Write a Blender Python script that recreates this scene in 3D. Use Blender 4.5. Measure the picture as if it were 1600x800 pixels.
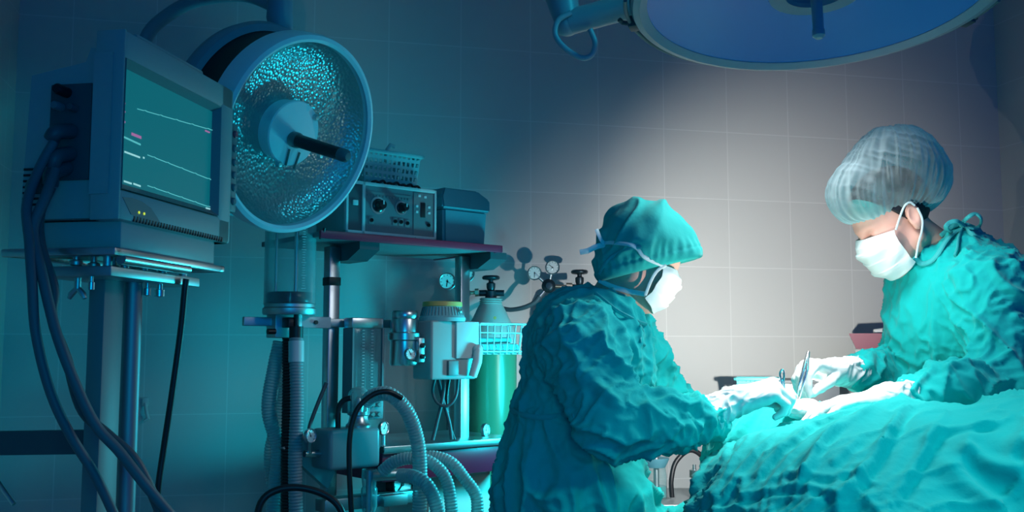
import bpy, bmesh, math, random
import numpy as np
from mathutils import Vector, Matrix, Euler
from mathutils.bvhtree import BVHTree

R = math.radians
for _o in list(bpy.data.objects):
    bpy.data.objects.remove(_o, do_unlink=True)
SC = bpy.context.scene
COL = SC.collection

# ------------------------------------------------------------------ camera
FPX, PITCH, CAM_Z = 1537.0, R(5.4), 1.27
cam_d = bpy.data.cameras.new('camera')
cam_d.sensor_width = 36.0
cam_d.lens = 36.0 * FPX / 1600.0
cam_d.clip_start = 0.05
cam = bpy.data.objects.new('camera', cam_d)
COL.objects.link(cam)
cam.location = (0, 0, CAM_Z)
cam.rotation_euler = (R(90) + PITCH, 0, 0)
SC.camera = cam
CAM = Vector((0, 0, CAM_Z))
CP, SP = math.cos(PITCH), math.sin(PITCH)


def ray(px, py):
    cx, cy = (px - 800) / FPX, (400 - py) / FPX
    return Vector((cx, CP - cy * SP, SP + cy * CP))


def P(px, py, Y):
    """the point of the room seen at a pixel, at distance Y in front of the camera"""
    d = ray(px, py)
    return CAM + d * (Y / d.y)


# ------------------------------------------------------------------ view, world, lamps
SC.view_settings.view_transform = 'Standard'
SC.view_settings.look = 'None'
SC.view_settings.gamma = 1.0
SC.view_settings.exposure = 0.0
SC.view_settings.use_curve_mapping = False

W = bpy.data.worlds.new('room_dusk')
SC.world = W
W.use_nodes = True
W.node_tree.nodes['Background'].inputs[0].default_value = (0.0, 0.075, 0.40, 1)
W.node_tree.nodes['Background'].inputs[1].default_value = 1.2

FIELD = P(1245, 615, 2.32)
LAMP_C = P(1275, -8, 2.25)


def lamp(name, kind, loc, target, power, color, **kw):
    d = bpy.data.lights.new(name, kind)
    d.energy = power
    d.color = color
    for k, v in kw.items():
        setattr(d, k, v)
    o = bpy.data.objects.new(name, d)
    COL.objects.link(o)
    o.location = loc
    if target is not None:
        o.rotation_euler = (Vector(target) - Vector(loc)).to_track_quat('-Z', 'Y').to_euler()
    return o


# the surgical lamp: a beam on the field and a soft spill around it
lamp('surgical_beam', 'SPOT', LAMP_C + Vector((0, 0, -0.17)), FIELD, 88, (1.0, 0.97, 0.93),
     spot_size=R(52), spot_blend=1.0, shadow_soft_size=0.10)
lamp('surgical_spill', 'SPOT', LAMP_C + Vector((0, 0, -0.17)), FIELD, 24, (0.9, 0.97, 1.0),
     spot_size=R(150), spot_blend=0.6, shadow_soft_size=0.14)
# added lights between the hands, standing in for bounce onto faces and wall
lamp('field_glow', 'POINT', P(1268, 590, 2.49), None, 3.5, (1.0, 0.90, 0.80), shadow_soft_size=0.012)
lamp('field_reflection', 'SPOT', P(1262, 592, 2.50), P(1195, 425, 4.1), 105, (1.0, 0.94, 0.84),
     spot_size=R(56), spot_blend=1.0, shadow_soft_size=0.012)
lamp('field_reflection', 'SPOT', P(1262, 592, 2.50), P(1120, 610, 4.1), 80, (0.92, 0.96, 0.95),
     spot_size=R(88), spot_blend=1.0, shadow_soft_size=0.012)
# added teal fill hidden behind the bending person, washing cart and left wall
lamp('teal_wall_fill', 'SPOT', (0.42, 3.25, 1.12), (-1.3, 3.1, 1.05), 58, (0.01, 0.68, 0.85),
     spot_size=R(162), spot_blend=1.0, shadow_soft_size=0.08)
# two added teal fills without fixtures: one for dish and cart, one for drape
lamp('teal_cart_fill', 'SPOT', (1.15, 1.7, 2.75), P(480, 330, 2.8), 33, (0.03, 0.75, 0.95),
     spot_size=R(36), spot_blend=1.0, shadow_soft_size=0.06)
lamp('teal_drape_fill', 'SPOT', (1.6, 0.75, 2.2), P(1400, 770, 1.92), 95, (0.10, 0.95, 0.95),
     spot_size=R(34), spot_blend=1.0, shadow_soft_size=0.15)
# added teal fill behind the viewer, strongest low and fading towards the ceiling
lamp('teal_front_fill', 'SPOT', (0.25, -0.35, 1.35), P(600, 720, 3.5), 42, (0.0, 0.55, 0.80),
     spot_size=R(62), spot_blend=1.0, shadow_soft_size=0.3)
# added spots in mid-air that brighten the two bowed faces like field glare
lamp('face_fill', 'SPOT', P(1250, 530, 2.22), P(1390, 410, 2.52), 9.5, (1.0, 0.86, 0.76),
     spot_size=R(84), spot_blend=1.0, shadow_soft_size=0.0)
lamp('face_fill', 'SPOT', P(1215, 560, 2.20), P(1040, 440, 2.36), 6, (1.0, 0.90, 0.82),
     spot_size=R(46), spot_blend=1.0, shadow_soft_size=0.0)

# ------------------------------------------------------------------ materials
def mat(name, col, rough=0.5, metal=0.0, bump=None, spec=0.5, alpha=1.0, trans=0.0, emit=None, emit_s=0.0, sheen=0.0, var=0.0, sss=0.0):
    m = bpy.data.materials.new(name)
    m.use_nodes = True
    nt = m.node_tree
    b = nt.nodes['Principled BSDF']
    b.inputs['Base Color'].default_value = (*col, 1)
    b.inputs['Roughness'].default_value = rough
    b.inputs['Metallic'].default_value = metal
    b.inputs['Specular IOR Level'].default_value = spec
    b.inputs['Alpha'].default_value = alpha
    b.inputs['Transmission Weight'].default_value = trans
    if sheen:
        b.inputs['Sheen Weight'].default_value = sheen
    if sss:
        b.inputs['Subsurface Weight'].default_value = sss
        b.inputs['Subsurface Radius'].default_value = (0.02, 0.008, 0.004)
    if emit:
        b.inputs['Emission Color'].default_value = (*emit, 1)
        b.inputs['Emission Strength'].default_value = emit_s
    tc = nt.nodes.new('ShaderNodeTexCoord')
    if bump:
        scale, strength, dist = bump
        n = nt.nodes.new('ShaderNodeTexNoise')
        n.inputs['Scale'].default_value = scale
        n.inputs['Detail'].default_value = 5
        bp = nt.nodes.new('ShaderNodeBump')
        bp.inputs['Strength'].default_value = strength
        bp.inputs['Distance'].default_value = dist
        nt.links.new(tc.outputs['Object'], n.inputs['Vector'])
        nt.links.new(n.outputs['Fac'], bp.inputs['Height'])
        nt.links.new(bp.outputs['Normal'], b.inputs['Normal'])
    if var:
        n2 = nt.nodes.new('ShaderNodeTexNoise')
        n2.inputs['Scale'].default_value = 9
        n2.inputs['Detail'].default_value = 3
        mx = nt.nodes.new('ShaderNodeMix')
        mx.data_type = 'RGBA'
        mx.inputs['A'].default_value = (*[c * (1 - var) for c in col], 1)
        mx.inputs['B'].default_value = (*[min(1, c * (1 + var)) for c in col], 1)
        nt.links.new(tc.outputs['Object'], n2.inputs['Vector'])
        nt.links.new(n2.outputs['Fac'], mx.inputs['Factor'])
        nt.links.new(mx.outputs['Result'], b.inputs['Base Color'])
    return m


def clear_mat(name, col, opacity, rough=0.08):
    """thin clear plastic or glass: mostly see-through, with a gloss that grows at the edges"""
    m = bpy.data.materials.new(name)
    m.use_nodes = True
    nt = m.node_tree
    nt.nodes.clear()
    out = nt.nodes.new('ShaderNodeOutputMaterial')
    tr = nt.nodes.new('ShaderNodeBsdfTransparent')
    tr.inputs[0].default_value = (0.93, 0.98, 0.98, 1)
    pb = nt.nodes.new('ShaderNodeBsdfPrincipled')
    pb.inputs['Base Color'].default_value = (*col, 1)
    pb.inputs['Roughness'].default_value = rough
    lw = nt.nodes.new('ShaderNodeLayerWeight')
    lw.inputs['Blend'].default_value = 0.35
    ma = nt.nodes.new('ShaderNodeMath')
    ma.operation = 'MULTIPLY_ADD'
    ma.use_clamp = True
    ma.inputs[1].default_value = 0.75
    ma.inputs[2].default_value = opacity
    mx = nt.nodes.new('ShaderNodeMixShader')
    nt.links.new(lw.outputs['Facing'], ma.inputs[0])
    nt.links.new(ma.outputs[0], mx.inputs[0])
    nt.links.new(tr.outputs[0], mx.inputs[1])
    nt.links.new(pb.outputs[0], mx.inputs[2])
    nt.links.new(mx.outputs[0], out.inputs[0])
    return m


M = {}
M['gown'] = mat('teal_gown_cloth', (0.004, 0.46, 0.44), 0.85, bump=(70, 0.25, 0.004), spec=0.15, sheen=0.1, var=0.12)
M['drape'] = mat('teal_drape_cloth', (0.003, 0.47, 0.45), 0.8, bump=(55, 0.3, 0.005), spec=0.2, sheen=0.1, var=0.10)
M['cap'] = mat('teal_cap_cloth', (0.02, 0.44, 0.40), 0.85, bump=(90, 0.2, 0.003), spec=0.15, sheen=0.15)
M['tie'] = mat('teal_tie_cloth', (0.03, 0.42, 0.42), 0.8)
M['mask'] = mat('pale_mask_fabric', (0.72, 0.86, 0.84), 0.8, bump=(220, 0.15, 0.002), spec=0.2)
M['strap'] = mat('pale_strap_fabric', (0.62, 0.80, 0.80), 0.8)
M['glove'] = mat('white_latex_glove', (0.60, 0.63, 0.63), 0.42, bump=(120, 0.15, 0.003), spec=0.4)
M['skin'] = mat('skin', (0.74, 0.42, 0.33), 0.55, sss=0.1, bump=(160, 0.08, 0.002))
M['hair'] = mat('dark_hair', (0.012, 0.014, 0.018), 0.5, bump=(90, 0.4, 0.004))
M['trouser'] = mat('dark_teal_trouser_cloth', (0.01, 0.18, 0.19), 0.85)
M['shoe'] = mat('white_rubber_shoe', (0.6, 0.62, 0.62), 0.5)
M['steel'] = mat('polished_steel', (0.55, 0.59, 0.61), 0.30, 1.0)
M['steel_dull'] = mat('brushed_steel', (0.45, 0.5, 0.52), 0.42, 1.0)
M['bright_steel'] = mat('instrument_steel', (0.8, 0.8, 0.8), 0.25, 1.0)
M['black'] = mat('black_rubber', (0.008, 0.009, 0.012), 0.45)
M['black_gloss'] = mat('black_plastic', (0.012, 0.013, 0.016), 0.25)
M['cable'] = mat('dark_grey_cable', (0.06, 0.085, 0.10), 0.5)
M['cable_mid'] = mat('grey_cable', (0.07, 0.11, 0.13), 0.55)
M['casing'] = mat('light_grey_casing', (0.34, 0.37, 0.37), 0.45, bump=(300, 0.05, 0.001))
M['casing_dark'] = mat('mid_grey_casing', (0.17, 0.19, 0.20), 0.5)
M['steel_post'] = mat('satin_post_steel', (0.22, 0.27, 0.30), 0.5, 0.7)
M['lamp_grey'] = mat('lamp_grey_enamel', (0.27, 0.33, 0.39), 0.4)
M['casing_pale'] = mat('pale_hub_enamel', (0.72, 0.78, 0.82), 0.4)
M['white'] = mat('white_enamel', (0.55, 0.58, 0.58), 0.35)
M['cream'] = mat('cream_plastic', (0.62, 0.62, 0.56), 0.45)
M['panel'] = mat('dark_panel', (0.05, 0.075, 0.09), 0.45)
M['panel_mid'] = mat('grey_panel', (0.13, 0.17, 0.19), 0.5)
M['mark'] = mat('pale_marking', (0.6, 0.65, 0.65), 0.6)
M['red'] = mat('dark_red_enamel', (0.46, 0.028, 0.07), 0.4)
M['red_dull'] = mat('faded_red_enamel', (0.17, 0.03, 0.065), 0.45)
M['red_dark'] = mat('maroon_enamel', (0.20, 0.012, 0.04), 0.3)
M['red_button'] = mat('red_button_plastic', (0.5, 0.05, 0.09), 0.4)
M['blue_box'] = mat('blue_grey_plastic', (0.07, 0.24, 0.30), 0.5, bump=(40, 0.05, 0.002))
M['teal_plastic'] = mat('teal_plastic', (0.10, 0.60, 0.62), 0.45)
M['basket'] = mat('pale_teal_plastic', (0.22, 0.46, 0.48), 0.5)
M['green'] = mat('green_cylinder_paint', (0.045, 0.24, 0.14), 0.28, bump=(8, 0.05, 0.002))
M['pale_paint'] = mat('pale_grey_cylinder_paint', (0.48, 0.50, 0.47), 0.4)
M['bronze'] = mat('dark_valve_metal', (0.035, 0.06, 0.075), 0.35, 0.6)
M['brass'] = mat('dull_brass', (0.55, 0.42, 0.30), 0.35, 0.9)
M['yellow'] = mat('yellow_ring_plastic', (0.70, 0.40, 0.12), 0.5)
M['dial'] = mat('white_dial_face', (0.75, 0.77, 0.74), 0.5)
M['glass'] = clear_mat('clear_glass', (0.25, 0.45, 0.47), 0.10)
M['jar'] = clear_mat('thick_clear_plastic', (0.20, 0.42, 0.44), 0.30)
M['hose_clear'] = clear_mat('milky_clear_hose', (0.34, 0.50, 0.51), 0.60, 0.3)
M['hose_grey'] = mat('grey_corrugated_hose', (0.24, 0.31, 0.33), 0.4)
M['absorber'] = mat('frosted_absorber_plastic', (0.16, 0.26, 0.29), 0.35, alpha=0.93)
M['lamp_white'] = mat('lamp_white_enamel', (0.60, 0.66, 0.72), 0.4)
M['lamp_blue_body'] = mat('lamp_grey_blue_body', (0.16, 0.24, 0.32), 0.45)
M['green_liquid'] = mat('teal_liquid', (0.02, 0.30, 0.30), 0.15)
M['led_yellow'] = mat('yellow_led', (0.6, 0.6, 0.05), 0.4, emit=(0.65, 0.75, 0.05), emit_s=0.9)
M['gauze'] = mat('white_gauze', (0.88, 0.88, 0.86), 0.9, bump=(150, 0.4, 0.004))
M['steel_tray'] = mat('grey_trolley_steel', (0.30, 0.33, 0.34), 0.4, 0.5)


def tile_mat(name, col, grout, size=0.30, gw=0.0022):
    m = mat(name, col, 0.38, spec=0.35)
    nt = m.node_tree
    b = nt.nodes['Principled BSDF']
    tc = nt.nodes.new('ShaderNodeTexCoord')
    br = nt.nodes.new('ShaderNodeTexBrick')
    br.offset = 0.0
    br.inputs['Scale'].default_value = 1.0
    br.inputs['Brick Width'].default_value = size
    br.inputs['Row Height'].default_value = size
    br.inputs['Mortar Size'].default_value = gw
    br.inputs['Mortar Smooth'].default_value = 0.3
    br.inputs['Bias'].default_value = 0.0
    br.inputs['Color1'].default_value = (*col, 1)
    br.inputs['Color2'].default_value = (*[c * 0.975 for c in col], 1)
    br.inputs['Mortar'].default_value = (*grout, 1)
    sep = nt.nodes.new('ShaderNodeSeparateXYZ')
    comb = nt.nodes.new('ShaderNodeCombineXYZ')
    add = nt.nodes.new('ShaderNodeMath')
    add.operation = 'ADD'
    nt.links.new(tc.outputs['Object'], sep.inputs[0])
    nt.links.new(sep.outputs['X'], add.inputs[0])
    nt.links.new(sep.outputs['Y'], add.inputs[1])
    nt.links.new(add.outputs[0], comb.inputs['X'])
    nt.links.new(sep.outputs['Z'], comb.inputs['Y'])
    nt.links.new(comb.outputs[0], br.inputs['Vector'])
    nt.links.new(br.outputs['Color'], b.inputs['Base Color'])
    bp = nt.nodes.new('ShaderNodeBump')
    bp.inputs['Strength'].default_value = 0.15
    bp.inputs['Distance'].default_value = 0.002
    bp.invert = True
    nt.links.new(br.outputs['Fac'], bp.inputs['Height'])
    nt.links.new(bp.outputs['Normal'], b.inputs['Normal'])
    return m


M['tile'] = tile_mat('wall_tiles', (0.56, 0.57, 0.56), (0.66, 0.67, 0.66))
M['floor'] = mat('grey_vinyl_floor', (0.20, 0.27, 0.28), 0.35, bump=(30, 0.03, 0.002), var=0.1)
M['ceiling'] = mat('ceiling_paint', (0.55, 0.57, 0.57), 0.8)
M['bouffant'] = None


def hammered():
    m = mat('hammered_reflector', (0.26, 0.33, 0.36), 0.30, 1.0)
    nt = m.node_tree
    b = nt.nodes['Principled BSDF']
    tc = nt.nodes.new('ShaderNodeTexCoord')
    v = nt.nodes.new('ShaderNodeTexVoronoi')
    v.inputs['Scale'].default_value = 110
    bp = nt.nodes.new('ShaderNodeBump')
    bp.inputs['Strength'].default_value = 0.35
    bp.inputs['Distance'].default_value = 0.006
    nt.links.new(tc.outputs['Object'], v.inputs['Vector'])
    nt.links.new(v.outputs['Distance'], bp.inputs['Height'])
    nt.links.new(bp.outputs['Normal'], b.inputs['Normal'])
    return m


M['hammered'] = hammered()


def net_cap():
    """thin pleated non-woven cap: half see-through"""
    m = bpy.data.materials.new('thin_white_nonwoven')
    m.use_nodes = True
    nt = m.node_tree
    nt.nodes.clear()
    out = nt.nodes.new('ShaderNodeOutputMaterial')
    tr = nt.nodes.new('ShaderNodeBsdfTransparent')
    tr.inputs[0].default_value = (0.10, 0.62, 0.68, 1)
    df = nt.nodes.new('ShaderNodeBsdfDiffuse')
    df.inputs[0].default_value = (0.70, 0.86, 0.88, 1)
    tl = nt.nodes.new('ShaderNodeBsdfTranslucent')
    tl.inputs[0].default_value = (0.55, 0.78, 0.80, 1)
    ad = nt.nodes.new('ShaderNodeMixShader')
    ad.inputs[0].default_value = 0.35
    nt.links.new(df.outputs[0], ad.inputs[1])
    nt.links.new(tl.outputs[0], ad.inputs[2])
    lw = nt.nodes.new('ShaderNodeLayerWeight')
    lw.inputs['Blend'].default_value = 0.5
    tc = nt.nodes.new('ShaderNodeTexCoord')
    ns = nt.nodes.new('ShaderNodeTexNoise')
    ns.inputs['Scale'].default_value = 40
    ns.inputs['Detail'].default_value = 4
    nt.links.new(tc.outputs['Object'], ns.inputs['Vector'])
    m1 = nt.nodes.new('ShaderNodeMath')
    m1.operation = 'MULTIPLY_ADD'
    m1.inputs[1].default_value = 0.95
    m1.inputs[2].default_value = 0.02
    nt.links.new(lw.outputs['Facing'], m1.inputs[0])
    m2 = nt.nodes.new('ShaderNodeMath')
    m2.operation = 'MULTIPLY_ADD'
    m2.use_clamp = True
    m2.inputs[1].default_value = 0.20
    nt.links.new(ns.outputs['Fac'], m2.inputs[0])
    nt.links.new(m1.outputs[0], m2.inputs[2])
    mx = nt.nodes.new('ShaderNodeMixShader')
    nt.links.new(m2.outputs[0], mx.inputs[0])
    nt.links.new(tr.outputs[0], mx.inputs[1])
    nt.links.new(ad.outputs[0], mx.inputs[2])
    nt.links.new(mx.outputs[0], out.inputs[0])
    return m


M['bouffant'] = net_cap()


# ------------------------------------------------------------------ objects: things and parts
class Frame:
    def __init__(self, o, ex=(1, 0, 0), ez=(0, 0, 1)):
        ex = Vector(ex).normalized()
        ez = Vector(ez)
        ez = (ez - ex * ez.dot(ex)).normalized()
        ey = ez.cross(ex)
        self.M = Matrix(((ex.x, ey.x, ez.x, o[0]), (ex.y, ey.y, ez.y, o[1]), (ex.z, ey.z, ez.z, o[2]), (0, 0, 0, 1)))
        self.inv = self.M.inverted()

    def at(self, px, py, ly=0.0):
        """local point of the plane local-y = ly seen at a pixel"""
        o = self.inv @ CAM
        d = self.inv.to_3x3() @ ray(px, py)
        return o + d * ((ly - o.y) / d.y)

    def loc(self, w):
        return self.inv @ Vector(w)

    def w(self, l):
        return self.M @ Vector(l)

    def moved(self, l):
        f = Frame((0, 0, 0))
        f.M = self.M @ Matrix.Translation(Vector(l))
        f.inv = f.M.inverted()
        return f


def tag(o, label=None, cat=None, group=None, kind=None):
    if label:
        o['label'] = label
    if cat:
        o['category'] = cat
    if group:
        o['group'] = group
    if kind:
        o['kind'] = kind
    return o


def thing(name, label, cat, frame, group=None):
    o = bpy.data.objects.new(name, None)
    o.empty_display_size = 0.05
    COL.objects.link(o)
    o.matrix_world = frame.M
    return tag(o, label, cat, group)


def link_mesh(name, me, material, parent=None, smooth=True):
    me.name = name
    if material is not None:
        me.materials.append(material)
    o = bpy.data.objects.new(name, me)
    COL.objects.link(o)
    if parent is not None:
        o.parent = parent
    if smooth:
        me.polygons.foreach_set('use_smooth', [True] * len(me.polygons))
        me.set_sharp_from_angle(angle=R(38))
    return o


class MB:
    """collects shapes of one part, in the local space of its thing"""

    def __init__(self):
        self.bm = bmesh.new()

    def box(self, lo, hi, bevel=0.0, seg=2, mtx=None):
        lo, hi = Vector(lo), Vector(hi)
        lo, hi = Vector(map(min, lo, hi)), Vector(map(max, lo, hi))
        r = bmesh.ops.create_cube(self.bm, size=1.0)
        vs = r['verts']
        c, s = (lo + hi) / 2, hi - lo
        for v in vs:
            v.co = Vector((v.co.x * s.x, v.co.y * s.y, v.co.z * s.z)) + c
        if bevel:
            es = list({e for v in vs for e in v.link_edges})
            rb = bmesh.ops.bevel(self.bm, geom=es, offset=min(bevel, min(s) * 0.45), segments=seg, profile=0.5, affect='EDGES')
            vs = list({v for f in rb['faces'] for v in f.verts} | {v for v in vs if v.is_valid})
        if mtx is not None:
            for v in vs:
                v.co = mtx @ v.co
        return self

    def tube(self, pts, r, seg=12, cap=True, flat=1.0, up=None, closed=False):
        """sweep; r a number or one per point; flat squashes the section along its second axis"""
        pts = [Vector(p) for p in pts]
        n = len(pts)
        rs = [r] * n if not hasattr(r, '__len__') else list(r)
        rings = []
        prev = None
        for i, p in enumerate(pts):
            if closed:
                t = (pts[(i + 1) % n] - pts[i - 1]).normalized()
            else:
                t = (pts[min(i + 1, n - 1)] - pts[max(i - 1, 0)]).normalized()
            if up is not None:
                a = Vector(up)
            elif prev is None:
                a = Vector((0, 0, 1)) if abs(t.z) < 0.9 else Vector((1, 0, 0))
            else:
                a = prev
            a = (a - t * a.dot(t)).normalized()
            prev = a
            b = t.cross(a)
            rings.append([self.bm.verts.new(p + a * (math.cos(q) * rs[i]) + b * (math.sin(q) * rs[i] * flat))
                          for q in (2 * math.pi * k / seg for k in range(seg))])
        m = n if closed else n - 1
        for i in range(m):
            A, B = rings[i], rings[(i + 1) % n]
            for k in range(seg):
                self.bm.faces.new((A[k], A[(k + 1) % seg], B[(k + 1) % seg], B[k]))
        if cap and not closed:
            self.bm.faces.new(list(reversed(rings[0])))
            self.bm.faces.new(rings[-1])
        return self

    def cyl(self, a, b, r, r2=None, seg=24):
        return self.tube([a, b], [r, r if r2 is None else r2], seg)

    def lathe(self, prof, o=(0, 0, 0), axis=(0, 0, 1), seg=40):
        """profile of (radius, height) turned about an axis"""
        o, ax = Vector(o), Vector(axis).normalized()
        a = ax.orthogonal().normalized()
        b = ax.cross(a)
        rings = []
        for (r, h) in prof:
            if r < 1e-6:
                rings.append([self.bm.verts.new(o + ax * h)])
            else:
                rings.append([self.bm.verts.new(o + ax * h + (a * math.cos(q) + b * math.sin(q)) * r)
                              for q in (2 * math.pi * k / seg for k in range(seg))])
        for A, B in zip(rings, rings[1:]):
            for k in range(seg):
                k2 = (k + 1) % seg
                if len(A) == 1 and len(B) == 1:
                    continue
                if len(A) == 1:
                    self.bm.faces.new((A[0], B[k2], B[k]))
                elif len(B) == 1:
                    self.bm.faces.new((A[k], A[k2], B[0]))
                else:
                    self.bm.faces.new((A[k], A[k2], B[k2], B[k]))
        return self

    def ball(self, c, r, seg=20, sc=(1, 1, 1)):
        rr = bmesh.ops.create_uvsphere(self.bm, u_segments=seg, v_segments=seg // 2, radius=r)
        for v in rr['verts']:
            v.co = Vector((v.co.x * sc[0], v.co.y * sc[1], v.co.z * sc[2])) + Vector(c)
        return self

    def prism(self, poly, a, b):
        """closed polygon of 3-D points pushed from offset a to offset b"""
        a, b = Vector(a), Vector(b)
        A = [self.bm.verts.new(Vector(p) + a) for p in poly]
        B = [self.bm.verts.new(Vector(p) + b) for p in poly]
        n = len(poly)
        self.bm.faces.new(A)
        self.bm.faces.new(list(reversed(B)))
        for k in range(n):
            self.bm.faces.new((A[k], B[k], B[(k + 1) % n], A[(k + 1) % n]))
        return self

    def done(self, name, material, parent=None, smooth=True, label=None):
        bmesh.ops.recalc_face_normals(self.bm, faces=self.bm.faces)
        me = bpy.data.meshes.new(name)
        self.bm.to_mesh(me)
        self.bm.free()
        o = link_mesh(name, me, material, parent, smooth)
        if label:
            o['label'] = label
        return o


def spline(pts, step=0.004):
    """smooth path through points, resampled at an even step"""
    pts = [Vector(p) for p in pts]
    ext = [pts[0] * 2 - pts[1]] + pts + [pts[-1] * 2 - pts[-2]]
    raw = []
    for i in range(1, len(ext) - 2):
        p0, p1, p2, p3 = ext[i - 1:i + 3]
        for k in range(24):
            t = k / 24
            raw.append(0.5 * ((2 * p1) + (p2 - p0) * t + (2 * p0 - 5 * p1 + 4 * p2 - p3) * t * t + (3 * p1 - p0 - 3 * p2 + p3) * t ** 3))
    raw.append(pts[-1])
    out, acc = [raw[0]], 0.0
    for a, b in zip(raw, raw[1:]):
        L = (b - a).length
        while L > 1e-9 and acc + L >= step:
            u = (step - acc) / L
            a = a.lerp(b, u)
            out.append(a.copy())
            L = (b - a).length
            acc = 0.0
        acc += L
    out.append(raw[-1])
    return out


def hose_mesh(pts, r, ridge=0.14, pitch=0.009, seg=14):
    path = spline(pts, pitch / 4)
    rs = [r * (1 + ridge * (0, 0.75, 1, 0.75)[i % 4] - ridge * 0.5) for i in range(len(path))]
    return MB().tube(path, rs, seg)


# ------------------------------------------------------------------ distance-field bodies and cloth
class Field:
    def __init__(self, lo, hi, h):
        self.lo = np.array(lo, float)
        self.h = h
        n = np.ceil((np.array(hi) - self.lo) / h).astype(int) + 1
        self.ax = [(self.lo[i] + h * np.arange(n[i])) for i in range(3)]
        self.d = np.full(n, 1.0, np.float32)

    def _sub(self, lo, hi):
        sl = []
        for i in range(3):
            a = int(np.searchsorted(self.ax[i], lo[i]))
            b = int(np.searchsorted(self.ax[i], hi[i]))
            sl.append(slice(max(a - 1, 0), max(b + 1, 1)))
        g = [self.ax[i][sl[i]] for i in range(3)]
        return tuple(sl), g[0][:, None, None], g[1][None, :, None], g[2][None, None, :]

    def _merge(self, sl, q, k, op):
        d = self.d[sl]
        q = q.astype(np.float32)
        if op == 'u':
            if k > 0:
                hh = np.maximum(k - np.abs(d - q), 0) / k
                self.d[sl] = np.minimum(d, q) - hh * hh * k * 0.25
            else:
                self.d[sl] = np.minimum(d, q)
        elif op == 's':
            if k > 0:
                hh = np.maximum(k - np.abs(d + q), 0) / k
                self.d[sl] = np.maximum(d, -q) + hh * hh * k * 0.25
            else:
                self.d[sl] = np.maximum(d, -q)

    def cone(self, a, b, ra, rb, k=0.02, op='u'):
        a, b = np.array(a, float), np.array(b, float)
        m = max(ra, rb) + k + 4 * self.h
        sl, X, Y, Z = self._sub(np.minimum(a, b) - m, np.maximum(a, b) + m)
        ba = b - a
        L2 = max(ba @ ba, 1e-9)
        t = np.clip(((X - a[0]) * ba[0] + (Y - a[1]) * ba[1] + (Z - a[2]) * ba[2]) / L2, 0, 1)
        q = np.sqrt((X - a[0] - t * ba[0]) ** 2 + (Y - a[1] - t * ba[1]) ** 2 + (Z - a[2] - t * ba[2]) ** 2) - (ra + (rb - ra) * t)
        self._merge(sl, q, k, op)
        return self

    def chain(self, pts, rs, k=0.02):
        for i in range(len(pts) - 1):
            self.cone(pts[i], pts[i + 1], rs[i], rs[i + 1], k)
        return self

    def ell(self, c, r, rot=None, k=0.02, op='u'):
        c, r = np.array(c, float), np.array(r, float)
        m = r.max() + k + 4 * self.h
        sl, X, Y, Z = self._sub(c - m, c + m)
        p = [X - c[0], Y - c[1], Z - c[2]]
        if rot is not None:      # rot: 3x3, columns are the local axes in world space
            rot = np.array(rot)
            p = [p[0] * rot[0, i] + p[1] * rot[1, i] + p[2] * rot[2, i] for i in range(3)]
        k0 = np.sqrt((p[0] / r[0]) ** 2 + (p[1] / r[1]) ** 2 + (p[2] / r[2]) ** 2)
        k1 = np.sqrt((p[0] / r[0] ** 2) ** 2 + (p[1] / r[1] ** 2) ** 2 + (p[2] / r[2] ** 2) ** 2)
        q = k0 * (k0 - 1) / np.maximum(k1, 1e-6)
        self._merge(sl, q, k, op)
        return self

    def rbox(self, c, half, r, rot=None, k=0.02, op='u'):
        c, half = np.array(c, float), np.array(half, float)
        m = np.linalg.norm(half) + k + 4 * self.h
        sl, X, Y, Z = self._sub(c - m, c + m)
        p = [X - c[0] + 0 * Y + 0 * Z, Y - c[1] + 0 * X + 0 * Z, Z - c[2] + 0 * X + 0 * Y]
        if rot is not None:
            rot = np.array(rot)
            p = [p[0] * rot[0, i] + p[1] * rot[1, i] + p[2] * rot[2, i] for i in range(3)]
        w = [np.abs(p[i]) - (half[i] - r) for i in range(3)]
        q = np.sqrt(sum(np.maximum(x, 0) ** 2 for x in w)) + np.minimum(np.maximum(np.maximum(w[0], w[1]), w[2]), 0) - r
        self._merge(sl, q, k, op)
        return self

    def cut(self, o, n, k=0.0):
        """keep what lies behind the plane through o with outward normal n"""
        n = np.array(n, float)
        n /= np.linalg.norm(n)
        q = ((self.ax[0] - o[0]) * n[0])[:, None, None] + ((self.ax[1] - o[1]) * n[1])[None, :, None] + ((self.ax[2] - o[2]) * n[2])[None, None, :]
        if k > 0:
            hh = np.maximum(k - np.abs(self.d - q), 0) / k
            self.d = (np.maximum(self.d, q) + hh * hh * k * 0.25).astype(np.float32)
        else:
            self.d = np.maximum(self.d, q).astype(np.float32)
        return self

    def nets(self):
        """surface nets: vertices and quads of the zero level"""
        d = self.d
        ins = d < 0
        cnt = np.zeros(tuple(s - 1 for s in d.shape), np.int8)
        for i in (0, 1):
            for j in (0, 1):
                for k in (0, 1):
                    cnt += ins[i:d.shape[0] - 1 + i, j:d.shape[1] - 1 + j, k:d.shape[2] - 1 + k]
        act = np.argwhere((cnt > 0) & (cnt < 8))
        vid = np.full(cnt.shape, -1, np.int64)
        vid[tuple(act.T)] = np.arange(len(act))
        corners = [(i, j, k) for i in (0, 1) for j in (0, 1) for k in (0, 1)]
        cv = {c: d[act[:, 0] + c[0], act[:, 1] + c[1], act[:, 2] + c[2]] for c in corners}
        acc = np.zeros((len(act), 3))
        nn = np.zeros(len(act))
        for c in corners:
            for axx in range(3):
                if c[axx] == 0:
                    c2 = list(c)
                    c2[axx] = 1
                    a, b = cv[c], cv[tuple(c2)]
                    cross = (a < 0) != (b < 0)
                    t = np.where(cross, a / np.where(cross, a - b, 1), 0)
                    for q in range(3):
                        acc[:, q] += np.where(cross, c[q] + (t if q == axx else 0), 0)
                    nn += cross
        V = self.lo + self.h * (act + acc / nn[:, None])
        quads = []
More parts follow.
